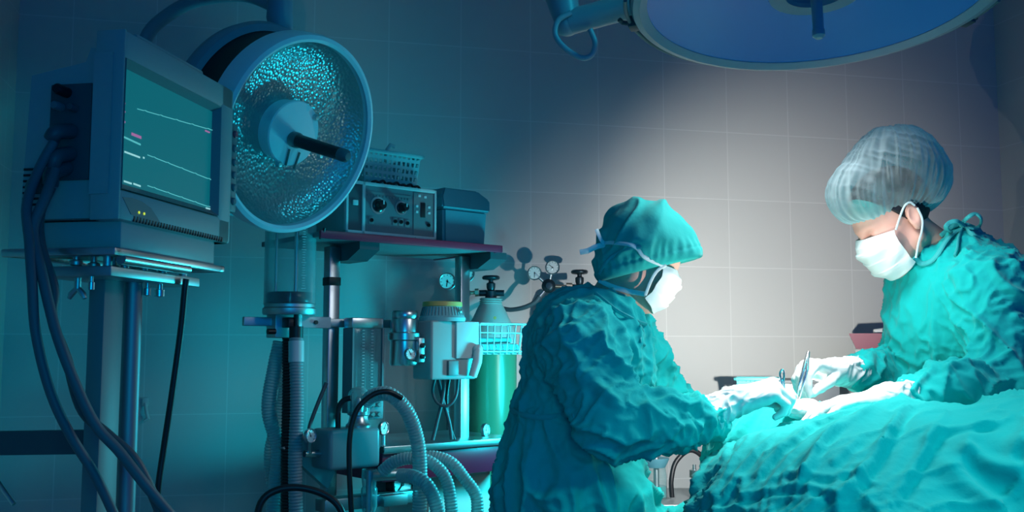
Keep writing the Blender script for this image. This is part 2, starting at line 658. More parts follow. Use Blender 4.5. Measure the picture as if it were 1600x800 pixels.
        for axx in range(3):
            o1, o2 = (axx + 1) % 3, (axx + 2) % 3
            sa = [slice(None)] * 3
            sb = [slice(None)] * 3
            sa[axx], sb[axx] = slice(0, -1), slice(1, None)
            A, B = ins[tuple(sa)], ins[tuple(sb)]
            e = np.argwhere(A != B)
            e = e[(e[:, o1] > 0) & (e[:, o2] > 0) & (e[:, o1] < d.shape[o1] - 1) & (e[:, o2] < d.shape[o2] - 1)]
            fl = A[tuple(e.T)]
            def idx(u, v):
                q = e.copy()
                q[:, o1] -= u
                q[:, o2] -= v
                return vid[tuple(q.T)]
            Q = np.stack([idx(1, 1), idx(0, 1), idx(0, 0), idx(1, 0)], 1)
            Q[~fl] = Q[~fl][:, ::-1]
            quads.append(Q)
        F = np.concatenate(quads)
        F = F[(F >= 0).all(1)]
        return V, F


def vert_normals(V, F):
    n = np.cross(V[F[:, 2]] - V[F[:, 0]], V[F[:, 3]] - V[F[:, 1]])
    N = np.zeros_like(V)
    for i in range(4):
        for c in range(3):
            N[:, c] += np.bincount(F[:, i], n[:, c], len(V))
    return N / np.maximum(np.linalg.norm(N, axis=1), 1e-12)[:, None]


def relax(V, F, it=2, f=0.5):
    for _ in range(it):
        S = np.zeros_like(V)
        C = np.zeros(len(V))
        for a, b in ((0, 1), (1, 2), (2, 3), (3, 0)):
            for u, v in ((F[:, a], F[:, b]), (F[:, b], F[:, a])):
                for c in range(3):
                    S[:, c] += np.bincount(u, V[v, c], len(V))
                C += np.bincount(u, minlength=len(V))
        V = V * (1 - f) + f * S / np.maximum(C, 1)[:, None]
    return V


def sheet_object(name, V, F, material, parent=None, origin=None):
    """mesh object from arrays; origin: the parent's inverse matrix"""
    if origin is not None:
        Mx = np.array(origin)
        V = V @ Mx[:3, :3].T + Mx[:3, 3]
    me = bpy.data.meshes.new(name)
    me.vertices.add(len(V))
    me.vertices.foreach_set('co', V.astype(np.float32).ravel())
    n = F.shape[1]
    me.loops.add(len(F) * n)
    me.loops.foreach_set('vertex_index', F.astype(np.int32).ravel())
    me.polygons.add(len(F))
    me.polygons.foreach_set('loop_start', np.arange(0, len(F) * n, n, dtype=np.int32))
    me.update(calc_edges=True)
    me.validate()
    me.name = name
    me.materials.append(material)
    me.polygons.foreach_set('use_smooth', [True] * len(me.polygons))
    o = bpy.data.objects.new(name, me)
    COL.objects.link(o)
    if parent is not None:
        o.parent = parent
    return o


_rng = np.random.default_rng(7)
_PERM = _rng.permutation(256)
_PERM = np.concatenate([_PERM, _PERM, _PERM])
_GRAD = _rng.normal(size=(256, 3))
_GRAD /= np.linalg.norm(_GRAD, axis=1)[:, None]


def noise(p, seed=0):
    p = p + np.array([seed * 17.31, seed * 5.77, seed * 31.9])
    i = np.floor(p).astype(int)
    f = p - i
    u = f * f * f * (f * (f * 6 - 15) + 10)
    out = np.zeros(len(p))
    for a in (0, 1):
        for b in (0, 1):
            for c in (0, 1):
                h = _PERM[(_PERM[(_PERM[(i[:, 0] + a) & 255] + i[:, 1] + b) & 255] + i[:, 2] + c) & 255]
                g = _GRAD[h]
                dv = (f[:, 0] - a) * g[:, 0] + (f[:, 1] - b) * g[:, 1] + (f[:, 2] - c) * g[:, 2]
                w = (u[:, 0] if a else 1 - u[:, 0]) * (u[:, 1] if b else 1 - u[:, 1]) * (u[:, 2] if c else 1 - u[:, 2])
                out += w * dv
    return out * 1.6


def ridge(p, seed=0, sharp=1.0):
    """creased noise, 0..1 with thin crests"""
    return np.clip(1 - np.abs(noise(p, seed)) * 2.2, 0, 1) ** sharp


def warped(p, f, amt, seed):
    q = p * f
    return np.stack([q[:, i] + amt * noise(p * f * 0.6, seed + 3 + i) for i in range(3)], 1)


def aniso(V, axis, along, across, amt=0.6, seed=0):
    """coordinates stretched along an axis, so that creases run along it"""
    a = np.array(axis, float)
    a /= np.linalg.norm(a)
    s = V @ a
    perp = V - s[:, None] * a
    w = np.stack([noise(V * 5, seed + i) for i in range(3)], 1) * amt * 0.08
    return (perp + w) * across + np.outer(s, a) * along

# ------------------------------------------------------------------ the room
WALL = Frame(P(605, 291, 3.93), (math.cos(R(13.8)), math.sin(R(13.8)), 0))
ZF = -WALL.M.translation.z            # floor in the wall's frame
XL, XR, YF, H = -4.63 * 0.30, 9.72 * 0.30, -4.9, 3.05


def structure(name, lo, hi, material):
    o = MB().box(lo, hi).done(name, material, smooth=False)
    o.matrix_world = WALL.M
    return tag(o, kind='structure')


structure('wall_back', (XL - 0.1, 0, ZF), (XR + 0.1, 0.1, ZF + H), M['tile'])
structure('wall_left', (XL - 0.1, YF, ZF), (XL, 0, ZF + H), M['tile'])
structure('wall_right', (XR, YF, ZF), (XR + 0.1, 0, ZF + H), M['tile'])
structure('floor', (XL - 0.1, YF, ZF - 0.1), (XR + 0.1, 0.1, ZF), M['floor'])
structure('ceiling', (XL - 0.1, YF, ZF + H), (XR + 0.1, 0.1, ZF + H + 0.1), M['ceiling'])


def dial(mb_case, mb_face, mb_mark, c, n, r, needle=0.6):
    """round pressure gauge at c looking along n"""
    c, n = Vector(c), Vector(n).normalized()
    mb_case.lathe([(0, -0.35 * r), (r * 0.8, -0.35 * r), (r, -0.2 * r), (r, 0.28 * r), (r * 0.93, 0.33 * r), (r * 0.86, 0.28 * r), (r * 0.86, 0.16 * r)], c, n, 28)
    mb_face.lathe([(r * 0.86, 0.15 * r), (0, 0.15 * r)], c, n, 28)
    a = Vector((0, 0, 1))
    a = (a - n * a.dot(n)).normalized()
    b = n.cross(a)
    f = c + n * (0.17 * r)
    d = a * math.cos(needle) + b * math.sin(needle)
    mb_mark.tube([f - d * r * 0.2, f + d * r * 0.62], r * 0.045, 6)
    mb_mark.lathe([(r * 0.1, 0), (r * 0.1, r * 0.05), (0, r * 0.05)], f, n, 10)
    for k in range(9):
        q = -2.2 + 4.4 * k / 8
        e = a * math.cos(q) + b * math.sin(q)
        mb_mark.tube([f + e * r * 0.66, f + e * r * 0.8], r * 0.03, 4)


def gauge_part(parent, c, n, r, needle=0.6, case=None, name='gauge'):
    A, B, C = MB(), MB(), MB()
    dial(A, B, C, c, n, r, needle)
    g = A.done(name, case or M['steel'], parent)
    B.done('dial_face', M['dial'], g)
    C.done('needle_and_ticks', M['black'], g)
    return g


# ------------------------------------------------------------------ patient monitor on its stand (front left)
MON = Frame((-0.7065, 1.75, 0), (0.177, 0.984, 0))
a_tl, a_tr, a_br, a_bl = MON.at(178, 36), MON.at(361, 137), MON.at(366, 383), MON.at(172, 340)
mx0, mx1 = 0.0, (a_tr.x + a_br.x) / 2
mz0, mz1 = (a_bl.z + a_br.z) / 2, (a_tl.z + a_tr.z) / 2
mon = thing('patient_monitor', 'boxy pale patient monitor with lit screen on the twin post stand', 'monitor', MON.moved((0, 0, mz0 - 0.05)))
mo = MON.moved((0, 0, mz0 - 0.05))
q = lambda px, py, ly=0.0: mo.at(px, py, ly)
zt, zb = mz1 - mz0 + 0.05, 0.05
s_tl, s_br = q(193, 90), q(343, 337)
sx0, sx1, sz1, sz0 = q(193, 200).x, q(343, 250).x, (q(193, 88).z + q(340, 165).z) / 2, (q(193, 296).z + q(343, 337).z) / 2
b = MB()   # bezel: four bars round the screen, deep as the front shell
D = 0.058
b.box((mx0, 0, zb), (sx0, D, zt), 0.008)
b.box((sx1, 0, zb), (mx1, D, zt), 0.008)
b.box((mx0 + 0.004, 0, sz1), (mx1 - 0.004, D, zt), 0.008)
b.box((mx0 + 0.004, 0, zb), (mx1 - 0.004, D, sz0), 0.008)
b.box((sx0 - 0.01, 0.02, sz0 - 0.01), (sx1 + 0.01, D, sz1 + 0.01))
bez = b.done('bezel', M['casing'], mon)
b = MB()   # slanted inner lip
iw = 0.014
for (x0, z0, x1, z1) in ((sx0, sz0, sx1, sz0), (sx1, sz0, sx1, sz1), (sx1, sz1, sx0, sz1), (sx0, sz1, sx0, sz0)):
    cx, cz = (sx0 + sx1) / 2, (sz0 + sz1) / 2
    def inn(x, z):
        return (x + iw * (1 if x < cx else -1), 0.016, z + iw * (1 if z < cz else -1))
    b.prism([(x0, -0.0015, z0), (x1, -0.0015, z1), inn(x1, z1), inn(x0, z0)], (0, 0, 0), (0, 0.004, 0))
b.done('screen_surround', M['casing_dark'], bez, smooth=False)
scr = mat('monitor_screen', (0.005, 0.04, 0.05), 0.4, spec=0.25, emit=(0.002, 0.15, 0.19), emit_s=0.75)
scb = MB().box((sx0 + iw * 0.9, 0.014, sz0 + iw * 0.9), (sx1 - iw * 0.9, 0.03, sz1 - iw * 0.9)).done('screen', scr, mon, smooth=False)
glow = mat('screen_trace', (0.1, 0.3, 0.3), 0.4, emit=(0.10, 0.50, 0.50), emit_s=0.8)
glow_red = mat('screen_red_figure', (0.3, 0.1, 0.2), 0.4, emit=(0.35, 0.12, 0.28), emit_s=0.9)
glow_pale = mat('screen_pale_figure', (0.2, 0.35, 0.35), 0.4, emit=(0.30, 0.62, 0.62), emit_s=0.9)


def seg_px(mbx, x0, y0, x1, y1, w=0.0012):
    A, B = q(x0, y0, 0.0125), q(x1, y1, 0.0125)
    dx = (B - A).normalized()
    up = Vector((-dx.z, 0, dx.x)) * w
    mbx.prism([A - up, B - up, B + up, A + up], (0, 0, 0), (0, 0.001, 0))


def trace(x0, y0, x1, y1):
    """one slanting trace: a flat line with small beats"""
    m = MB()
    n = 40
    pts = []
    for i in range(n + 1):
        t = i / n
        ph = (t * 5) % 1
        pts.append((x0 + (x1 - x0) * t, y0 + (y1 - y0) * t - (0.9 if 0.44 < ph < 0.52 else 0.0)))
    poly = [q(a_, b_ - 0.55, 0.0125) for a_, b_ in pts] + [q(a_, b_ + 0.55, 0.0125) for a_, b_ in reversed(pts)]
    m.prism(poly, (0, 0, 0), (0, 0.001, 0))
    m.done('trace', glow, scb, smooth=False)


trace(231, 242, 338, 284)
trace(231, 290, 338, 327)
trace(215, 170, 338, 205)
for (x0, y0, x1, y1) in ((194, 214, 220, 226), (195, 237, 219, 246), (224, 246, 226, 247), (194, 283, 206, 287), (209, 287, 220, 291), (322, 325, 338, 329)):
    m_ = MB()
    seg_px(m_, x0, y0, x1, y1, 0.0016)
    m_.done('figure', glow_pale if y0 > 230 else glow, scb, smooth=False)
for (x0, y0, x1, y1) in ((206, 209, 221, 215), (193, 160, 196, 162), (193, 173, 196, 175), (193, 189, 196, 191), (321, 204, 328, 207), (198, 103, 225, 118)):
    m_ = MB()
    seg_px(m_, x0, y0, x1, y1, 0.0026 if x1 - x0 > 10 and y0 > 150 else 0.0016)
    m_.done('red_figure', glow_red, scb, smooth=False)
# button strip on the far edge
kx0 = mx1 - 0.004
strip = MB().box((kx0, 0.004, q(360, 330).z), (kx0 + 0.036, D - 0.004, q(360, 188).z), 0.006).done('button_strip', M['casing_dark'], mon)
for i, yy in enumerate((205, 228, 250, 270, 290, 312)):
    z = q(358, yy).z
    MB().lathe([(0.0085, 0), (0.0085, 0.004), (0.006, 0.006), (0, 0.006)], (kx0 + 0.017, 0.004, z), (0, -1, 0), 16).done(
        'button', M['red_button'] if i == 0 else M['panel_mid'], strip, label='red button' if i == 0 else None)
# led panel: a curved leaf shape low on the near corner
pts = [q(192, 308, -0.001), q(206, 309, -0.001), q(222, 315, -0.001), q(236, 325, -0.001), q(246, 340, -0.001), q(251, 349, -0.001), q(226, 342, -0.001), q(205, 335, -0.001)]
lp = MB().prism(pts, (0, 0, 0), (0, 0.004, 0)).done('indicator_panel', M['casing_dark'], mon, smooth=False)
for (px, py) in ((217, 332), (225, 334)):
    MB().lathe([(0.0026, 0), (0.0026, 0.0012), (0, 0.0018)], q(px, py, -0.0012), (0, -1, 0), 12).done('indicator_light', M['led_yellow'], lp, label='lit yellow light')
# groove of ventilation slots under the bezel
v = MB()
for i in range(34):
    x = 0.05 + i * 0.0105
    v.box((x, -0.001, zb + 0.002), (x + 0.005, 0.02, zb + 0.012))
v.done('ventilation_slots', M['black'], mon, smooth=False)
# top ridge, rear shell, lower module
t = MB()
t.box((0.06, 0.012, zt - 0.002), (mx1 - 0.12, D + 0.03, zt + 0.012), 0.008)
t.done('top_ridge', M['casing'], mon)
rear = MB()
rear.prism([(0.012, D, zb + 0.005), (0.012, D, zt - 0.03), (0.012, 0.075, zt - 0.028), (0.012, 0.085, zt - 0.055), (0.012, 0.195, zt - 0.075), (0.012, 0.205, zb + 0.02), (0.012, 0.2, zb + 0.005)],
           (0, 0, 0), (mx1 - 0.03, 0, 0))
rear = rear.done('rear_shell', M['casing'], mon, smooth=False)
MB().box((0.03, 0.012, 0.0), (mx1 - 0.05, 0.20, 0.052), 0.004).done('lower_module', M['casing'], mon)
gr = MB()
for i in range(7):
    gr.box((0.008, 0.165, zb + 0.03 + i * 0.011), (0.014, 0.2, zb + 0.034 + i * 0.011))
gr.done('side_grille', M['black'], rear, smooth=False)
# connector recess and plugs on the near side
MB().box((0.006, 0.066, zb + 0.075), (0.0125, 0.15, zb + 0.255), 0.002).done('connector_plate', M['panel'], rear)
for (px, py, r, L, mm) in ((105, 145, 0.010, 0.03, 'black'), (96, 168, 0.008, 0.02, 'panel_mid'), (118, 170, 0.007, 0.016, 'panel')):
    w = CAM + ray(px, py)
    o_ = mo.inv @ CAM
    d_ = mo.inv.to_3x3() @ ray(px, py)
    p_ = o_ + d_ * ((0.006 - o_.x) / d_.x)
    MB().lathe([(r, 0), (r, L), (r * 0.8, L + 0.003), (0, L + 0.003)], p_, (-1, 0, 0), 16).done('connector', M[mm], rear)


def side(px, py, lx=0.0):
    """point of the monitor's near side plane seen at a pixel (local)"""
    o_ = mo.inv @ CAM
    d_ = mo.inv.to_3x3() @ ray(px, py)
    return o_ + d_ * ((lx - o_.x) / d_.x)


# plugs with strain reliefs where the cables enter
for (px, py, px2, py2) in ((112, 205, 80, 218), (110, 240, 82, 262), (104, 262, 78, 290), (75, 285, 52, 300)):
    A_, B_ = side(px, py, 0.004), side(px2, py2, -0.028)
    MB().tube(spline([A_, A_.lerp(B_, 0.4) + Vector((-0.02, 0, 0)), B_], 0.004), 0.014, 12).done('plug', M['panel'], rear)

stand = thing('monitor_stand', 'twin post steel stand with clamp plates under the patient monitor', 'stand', MON)
zp = mz0 - 0.05
PLT = MB()     # chrome tray: two side bars and cross bars under the module
PLT.box((-0.008, -0.004, zp - 0.016), (mx1 - 0.03, 0.010, zp - 0.001), 0.004)
PLT.box((-0.008, 0.19, zp - 0.016), (mx1 - 0.03, 0.215, zp - 0.001), 0.004)
PLT.box((-0.012, -0.004, zp - 0.016), (0.012, 0.225, zp - 0.001), 0.004)
PLT.box((mx1 - 0.055, -0.004, zp - 0.016), (mx1 - 0.03, 0.215, zp - 0.001), 0.004)
PLT.cyl((0.02, 0.004, zp - 0.02), (0.26, 0.004, zp - 0.02), 0.010)
PLT.done('tray_frame', M['steel'], stand)
for x in (0.03, 0.085, 0.15, 0.22, 0.3):
    MB().lathe([(0.006, -0.034), (0.006, -0.031), (0.011, -0.029), (0.012, -0.025), (0.011, -0.021), (0.006, -0.019), (0.006, -0.004)], (x, 0.1, zp), (0, 0, 1), 16).done('swivel_fitting', M['steel_dull'], stand)
    MB().cyl((x - 0.01, 0.03, zp - 0.034), (x - 0.01, 0.03, zp - 0.006), 0.008).done('spacer', M['steel_dull'], stand)
MB().box((0.004, 0.012, zp - 0.052), (0.33, 0.165, zp - 0.033), 0.003).done('mounting_plate', M['steel_dull'], stand)
for (px, py) in ((122, 428),):
    p = MON.at(px, py, 0.1)
    p.z = zp - 0.052
    w = MB().cyl(p, p - Vector((0, 0, 0.02)), 0.006)
    for s in (-1, 1):
        w.tube([p - Vector((0, 0, 0.018)), p + Vector((0, s * 0.012, -0.030)), p + Vector((0, s * 0.016, -0.038))], [0.005, 0.006, 0.004], 8)
    w.done('wing_screw', M['steel_dull'], stand)
for (px, r) in ((231, 0.007), (250, 0.010), (143, 0.006)):
    p = MON.at(px, 430, 0.05)
    p.z = zp - 0.052
    MB().lathe([(r * 0.6, 0), (r * 0.6, -0.01), (r, -0.011), (r, -0.024), (0, -0.026)], p, (0, 0, 1), 16).done('clamp_knob', M['steel'], stand)
c1 = MON.at(171, 500, 0.09)
c2 = MON.at(206, 500, 0.075)
MB().box((c1.x - 0.045, c1.y - 0.017, 0.10), (c1.x + 0.02, c1.y + 0.017, zp - 0.05), 0.004).done('square_post', M['casing_dark'], stand)
MB().cyl((c2.x, c2.y, 0.10), (c2.x, c2.y, zp - 0.05), 0.0185).done('round_post', M['steel_post'], stand)
bs = MB()
bs.box((-0.25, -0.13, 0.07), (0.45, 0.32, 0.105), 0.01)
bs.done('base_plate', M['casing_dark'], stand)
for sx in (-0.2, 0.4):
    for sy in (-0.09, 0.28):
        MB().cyl((sx, sy - 0.012, 0.035), (sx, sy + 0.012, 0.035), 0.035).box((sx - 0.012, sy - 0.016, 0.04), (sx + 0.012, sy + 0.016, 0.075), 0.003).done('castor', M['black'], stand)
# dark side arm running out of frame on the left, with a bent steel rod at its end
A_, B_ = MON.at(154, 690, 0.09), MON.loc(P(-60, 693, 1.9))
am = MB()
dirv = (B_ - A_)
dirv.z = 0
am.prism([A_ + Vector((0, 0, 0.022)), B_ + Vector((0, 0, 0.022)), B_ - Vector((0, 0, 0.022)), A_ - Vector((0, 0, 0.022))], (-0.012, 0, 0), (0.012, 0, 0))
am.done('side_arm', M['panel'], stand, smooth=False)
C_ = MON.loc(P(-40, 706, 1.88))
MB().tube([C_, MON.loc(P(-30, 716, 1.86)), MON.loc(P(22, 788, 1.84))], 0.0045, 10).done('hook_rod', M['steel'], stand)

# cables
CB = Frame((0, 0, 0))


def to_floor(w, z, sx=0.03):
    """let the end of a hanging line run on down and come to rest at height z"""
    w.append(w[-1] + (w[-1] - w[-2]).normalized() * 0.05)
    e = w[-1]
    w.append(Vector((e.x, e.y, e.z * 0.55 + z * 0.45)))
    w.append(Vector((e.x + sx * 0.4, e.y, z + 0.08)))
    w.append(Vector((e.x + sx * 1.6, e.y + 0.02, z)))
    return w


def cable(name, label, cat, pts, r, material, group=None):
    o = MB().tube(spline(to_floor([P(*p) for p in pts], 0.108 + r), 0.012), r, 12).done(name, material)
    return tag(o, label, cat, group)


cable('monitor_cable', 'grey cable swinging widest to the left below the patient monitor', 'cable',
      [(84, 222, 1.735), (62, 262, 1.72), (42, 320, 1.69), (46, 380, 1.67), (50, 440, 1.66), (56, 520, 1.66), (78, 610, 1.67), (110, 680, 1.69), (150, 745, 1.71), (190, 830, 1.73)], 0.0085, M['cable_mid'], 'cables below the patient monitor')
cable('monitor_cable', 'grey cable twisted in front of another, crossing the square post', 'cable',
      [(86, 266, 1.735), (70, 310, 1.70), (52, 360, 1.685), (66, 430, 1.67), (88, 520, 1.67), (118, 600, 1.68), (150, 665, 1.69), (186, 705, 1.70), (225, 755, 1.70), (280, 820, 1.72)], 0.009, M['cable_mid'], 'cables below the patient monitor')
cable('monitor_cable', 'dark grey cable twisted behind another beside the square post', 'cable',
      [(80, 292, 1.74), (62, 335, 1.735), (64, 385, 1.725), (84, 450, 1.715), (82, 500, 1.71), (104, 560, 1.715), (128, 640, 1.725), (170, 680, 1.725), (212, 720, 1.72), (246, 790, 1.73), (262, 840, 1.74)], 0.009, M['cable'], 'cables below the patient monitor')
cable('power_cable', 'thin black cable hanging straight from the mounting plate right of the posts', 'cable',
      [(291, 436, 2.0), (289, 450, 2.0), (282, 520, 2.01), (268, 620, 2.02), (256, 700, 2.03), (247, 765, 2.03), (243, 840, 2.04)], 0.0065, M['black'])

wh = MB()
hk = P(228, 630, 3.72)
wf = WALL.loc(hk)
wf.y = 0
wh.box(wf + Vector((-0.012, -0.012, -0.01)), wf + Vector((0.010, 0, 0.022)), 0.003)
wh.tube([wf + Vector((0, -0.01, 0)), wf + Vector((0.006, -0.02, -0.03)), wf + Vector((0.012, -0.018, -0.055)), wf + Vector((-0.004, -0.022, -0.066))], [0.006, 0.006, 0.008, 0.005], 10)
wh = wh.done('wall_hook', M['white'])
wh.matrix_world = WALL.M
tag(wh, 'small white hook on the wall just right of the monitor posts', 'hook')

# ------------------------------------------------------------------ round mirrored operating lamp (left, turned aside)
LC = P(467, 211, 2.5)
LN = Vector((0.80, -0.50, -0.33)).normalized()
LF = Frame(LC, LN.cross(Vector((0, 0, 1))), LN)          # local z looks out of the dish
dish = thing('operating_lamp', 'round operating lamp with mirrored dish, unlit, behind the patient monitor', 'lamp', LF)
RR = 0.252
MB().lathe([(RR - 0.012, 0.012), (RR - 0.004, 0.018), (RR + 0.006, 0.014), (RR + 0.010, 0.0), (RR + 0.008, -0.05), (RR - 0.004, -0.055), (RR - 0.012, -0.05), (RR - 0.012, 0.012)], seg=96).done('rim', M['lamp_white'], dish)
MB().lathe([(RR - 0.013, -0.004), (RR - 0.03, -0.03), (RR - 0.07, -0.046), (RR - 0.13, -0.060), (0.06, -0.066), (0, -0.067)], seg=96).done('reflector', M['hammered'], dish)
MB().lathe([(RR - 0.006, -0.05), (RR - 0.012, -0.065), (RR - 0.012, -0.15), (RR - 0.006, -0.16)], seg=96).done('cooling_gap', M['black'], dish)
MB().lathe([(RR - 0.01, -0.15), (RR + 0.008, -0.152), (RR + 0.012, -0.175), (RR + 0.004, -0.20), (RR - 0.06, -0.245), (0.08, -0.275), (0, -0.28)], seg=96).done('back_shell', M['lamp_blue_body'], dish)
hub = MB().lathe([(0.080, -0.066), (0.082, -0.034), (0.086, -0.032), (0.086, -0.020), (0.083, -0.017), (0, -0.017)], seg=56).done('hub', M['casing_pale'], dish)


def lamp_pt(px, py, lz):
    o_ = LF.inv @ CAM
    d_ = LF.inv.to_3x3() @ ray(px, py)
    return o_ + d_ * ((lz - o_.z) / d_.z)


for (px, py) in ((492, 183), (434, 256), (498, 242)):
    MB().lathe([(0.009, 0), (0.009, 0.006), (0.006, 0.011), (0, 0.012)], lamp_pt(px, py, -0.017), (0, 0, 1), 18).done('screw', M['steel_dull'], hub)
for (a_, b_) in (((452, 233), (446, 258)), ((468, 238), (459, 264))):
    MB().tube([lamp_pt(*a_, -0.0165), lamp_pt(*b_, -0.0165)], 0.0035, 8).done('slot', M['black'], hub)
ha = lamp_pt(457, 217, -0.017)
hd = MB().lathe([(0.019, 0), (0.021, 0.004), (0.021, 0.02), (0.0175, 0.03), (0.0165, 0.17), (0.0165, 0.175)], ha, (0, 0, 1), 28).done('handle', M['black_gloss'], dish)
MB().lathe([(0.0165, 0.175), (0.017, 0.18), (0.0165, 0.195), (0.010, 0.203), (0, 0.204)], ha, (0, 0, 1), 28).done('handle_tip', M['cable_mid'], hd)
MB().lathe([(RR - 0.012, 0.008), (0, 0.008)], seg=96).done('front_glass', clear_mat('lamp_front_glass', (0.4, 0.6, 0.62), 0.0, 0.05), dish)
# mount: block on top of the shell, ceiling pole, curved yoke
top_w = P(437, 28, 2.62)
yk = MB()
yk.tube([LF.loc(Vector((top_w.x, top_w.y, ZF + H + WALL.M.translation.z))), LF.loc(top_w + Vector((0, 0, 0.02)))], 0.021, 20)
yk.done('ceiling_pole', M['lamp_blue_body'], dish)
mk = MB()
mk.tube([LF.loc(top_w + Vector((0, 0, 0.05))), LF.loc(top_w), LF.loc(P(440, 50, 2.63))], [0.034, 0.036, 0.03], 20)
mk.done('mount_block', M['lamp_blue_body'], dish)
arcp = [P(437, 12, 2.66), P(380, -8, 2.72), P(310, 0, 2.80), P(262, 24, 2.86), P(228, 60, 2.90), P(214, 130, 2.92), P(250, 230, 2.90), P(320, 280, 2.8), P(392, 270, 2.70)]
MB().tube([LF.loc(p) for p in spline(arcp, 0.02)], 0.02, 14).done('yoke', M['lamp_blue_body'], dish)

# ------------------------------------------------------------------ big ceiling lamp (top right)
CL = Frame(LAMP_C, (1, 0, 0), (0, 0.115, 1))
big = thing('ceiling_surgical_lamp', 'large round blue surgical lamp hanging over the operating table', 'lamp', CL)
BR = 0.425
MB().lathe([(BR - 0.03, -0.004), (BR - 0.012, -0.016), (BR + 0.004, -0.012), (BR + 0.010, 0.0), (BR + 0.006, 0.012), (BR - 0.03, 0.014), (BR - 0.03, -0.004)], seg=128).done('rim', M['lamp_grey'], big)
lensm = mat('blue_lamp_lens', (0.02, 0.12, 0.28), 0.25, emit=(0.003, 0.045, 0.17), emit_s=0.6)
MB().lathe([(BR - 0.028, -0.002), (0.28, 0.016), (0.115, 0.028)], seg=128).done('lens', lensm, big)
MB().lathe([(BR + 0.012, 0.012), (BR + 0.010, 0.03), (BR - 0.05, 0.09), (0.25, 0.145), (0.10, 0.165), (0, 0.168)], seg=96).done('housing', M['lamp_blue_body'], big)
sl = MB()
for k in range(4):
    qs = [R(90 * k + 4 + 82 * i / 30) for i in range(31)]
    sl.tube([(math.cos(a) * (BR + 0.022), math.sin(a) * (BR + 0.022), 0.002) for a in qs], 0.005, 8)
sl.done('guard_rail', M['panel_mid'], big)
MB().lathe([(0.068, 0.012), (0.070, 0.002), (0.107, 0.0), (0.110, 0.008), (0.110, 0.03), (0.068, 0.03), (0.068, 0.012)], seg=64).done('centre_ring', M['lamp_blue_body'], big)
MB().lathe([(0.067, 0.022), (0, 0.022)], seg=48).done('centre_glass', lensm, big)
hs = CL.loc(P(1272, 72, 2.23))
hh = MB()
hh.lathe([(0.034, 0.025), (0.034, 0.010), (0.024, 0.004), (0.0135, 0.0), (0.0125, -0.088), (0.0145, -0.09), (0.0145, -0.104), (0.008, -0.110), (0, -0.110)], (0, 0, 0), (0, 0, 1), 32)
hh.done('sterile_handle', M['lamp_grey'], big)
for (px, py, px2, py2, Y) in ((1020, 57, 1034, 68, 2.38), (1524, 58, 1512, 66, 2.38)):
    a0 = CL.loc(P(px2, py2, Y))
    ang = math.atan2(a0.y, a0.x)
    e = Vector((math.cos(ang), math.sin(ang), 0))
    f_ = Vector((-math.sin(ang), math.cos(ang), 0))
    MB().box((-0.012, -0.018, -0.01), (0.016, 0.018, 0.02), 0.003, mtx=Matrix.Translation(e * (BR + 0.012)) @ Matrix.Rotation(ang, 4, 'Z')).tube(
        [e * (BR + 0.02) + Vector((0, 0, 0.004)), e * (BR + 0.045) + Vector((0, 0, 0.012)) , e * (BR + 0.050) + f_ * 0.012 + Vector((0, 0, 0.016))], 0.006, 10).done('clip', M['panel'], big)
arm = MB()
armp = [CL.loc(LAMP_C + Vector((0, 0.05, 0.19))), CL.loc(P(1010, -40, 2.5)), CL.loc(P(968, 12, 2.52)), CL.loc(P(905, 32, 2.55))]
arm.tube([CL.loc(P(1005, 4, 2.50)), CL.loc(P(892, 34, 2.56))], 0.034, 24)
arm.ball(CL.loc(P(886, 36, 2.565)), 0.036, 20)
arm.tube([CL.loc(P(886, 30, 2.565)), CL.loc(P(876, -10, 2.57)), CL.loc(P(872, -60, 2.58))], [0.036, 0.045, 0.045], 24)
arm.tube([CL.loc(P(1005, 4, 2.50)), CL.loc(P(1040, -14, 2.46))], 0.03, 20)
arm.done('pivot_arm', M['lamp_grey'], big)
z_c = ZF + H + WALL.M.translation.z
pw = P(872, -60, 2.58)
MB().tube([CL.loc(pw), CL.loc((pw.x, pw.y, z_c))], 0.045, 24).done('ceiling_pole', M['lamp_blue_body'], big)
MB().tube([CL.loc(p) for p in spline([P(892, 20, 2.52), P(872, 32, 2.52), P(868, 55, 2.52), P(884, 76, 2.52), P(908, 90, 2.52), P(924, 86, 2.52), P(930, 68, 2.52), P(922, 46, 2.52)], 0.006)], 0.0075, 12).done('cable_loop', M['lamp_grey'], big)

# ------------------------------------------------------------------ anaesthesia cart and what it carries (middle left)
CA = R(40)
CF = Frame((-0.56, 3.05, 0), (math.cos(CA), math.sin(CA), 0))
cart = thing('anaesthesia_cart', 'steel anaesthesia cart with red edged shelf, bellows and flow tubes', 'cart', CF)
A = CF.at
x2 = A(722, 500).x
z_sh = (A(500, 364, -0.16).z + A(783, 387, -0.16).z) / 2
sx0_, sx1_ = A(500, 364, -0.16).x, A(783, 387, -0.16).x
z_wt = A(690, 693, -0.15).z
wx0, wx1 = A(600, 697, -0.15).x, 0.66
for x in (0.0, x2):
    MB().box((x - 0.019, -0.019, 0.09), (x + 0.019, 0.019, z_sh - 0.02), 0.003).done('post', M['steel'], cart)
pz = A(518, 440).z
MB().box((-0.021, -0.021, pz - 0.013), (0.021, 0.021, pz + 0.013), 0.002).done('post_band', M['black'], cart)
shelf = MB().box((sx0_, -0.155, z_sh - 0.012), (sx1_ - 0.005, 0.22, z_sh + 0.004), 0.002).done('shelf', M['casing_dark'], cart)
e = MB()
e.box((sx0_, -0.165, z_sh - 0.016), (sx1_, -0.153, z_sh + 0.008), 0.003)
e.box((sx1_ - 0.008, -0.165, z_sh - 0.016), (sx1_ + 0.004, 0.222, z_sh + 0.008), 0.003)
e.done('red_edge', M['red'], shelf)
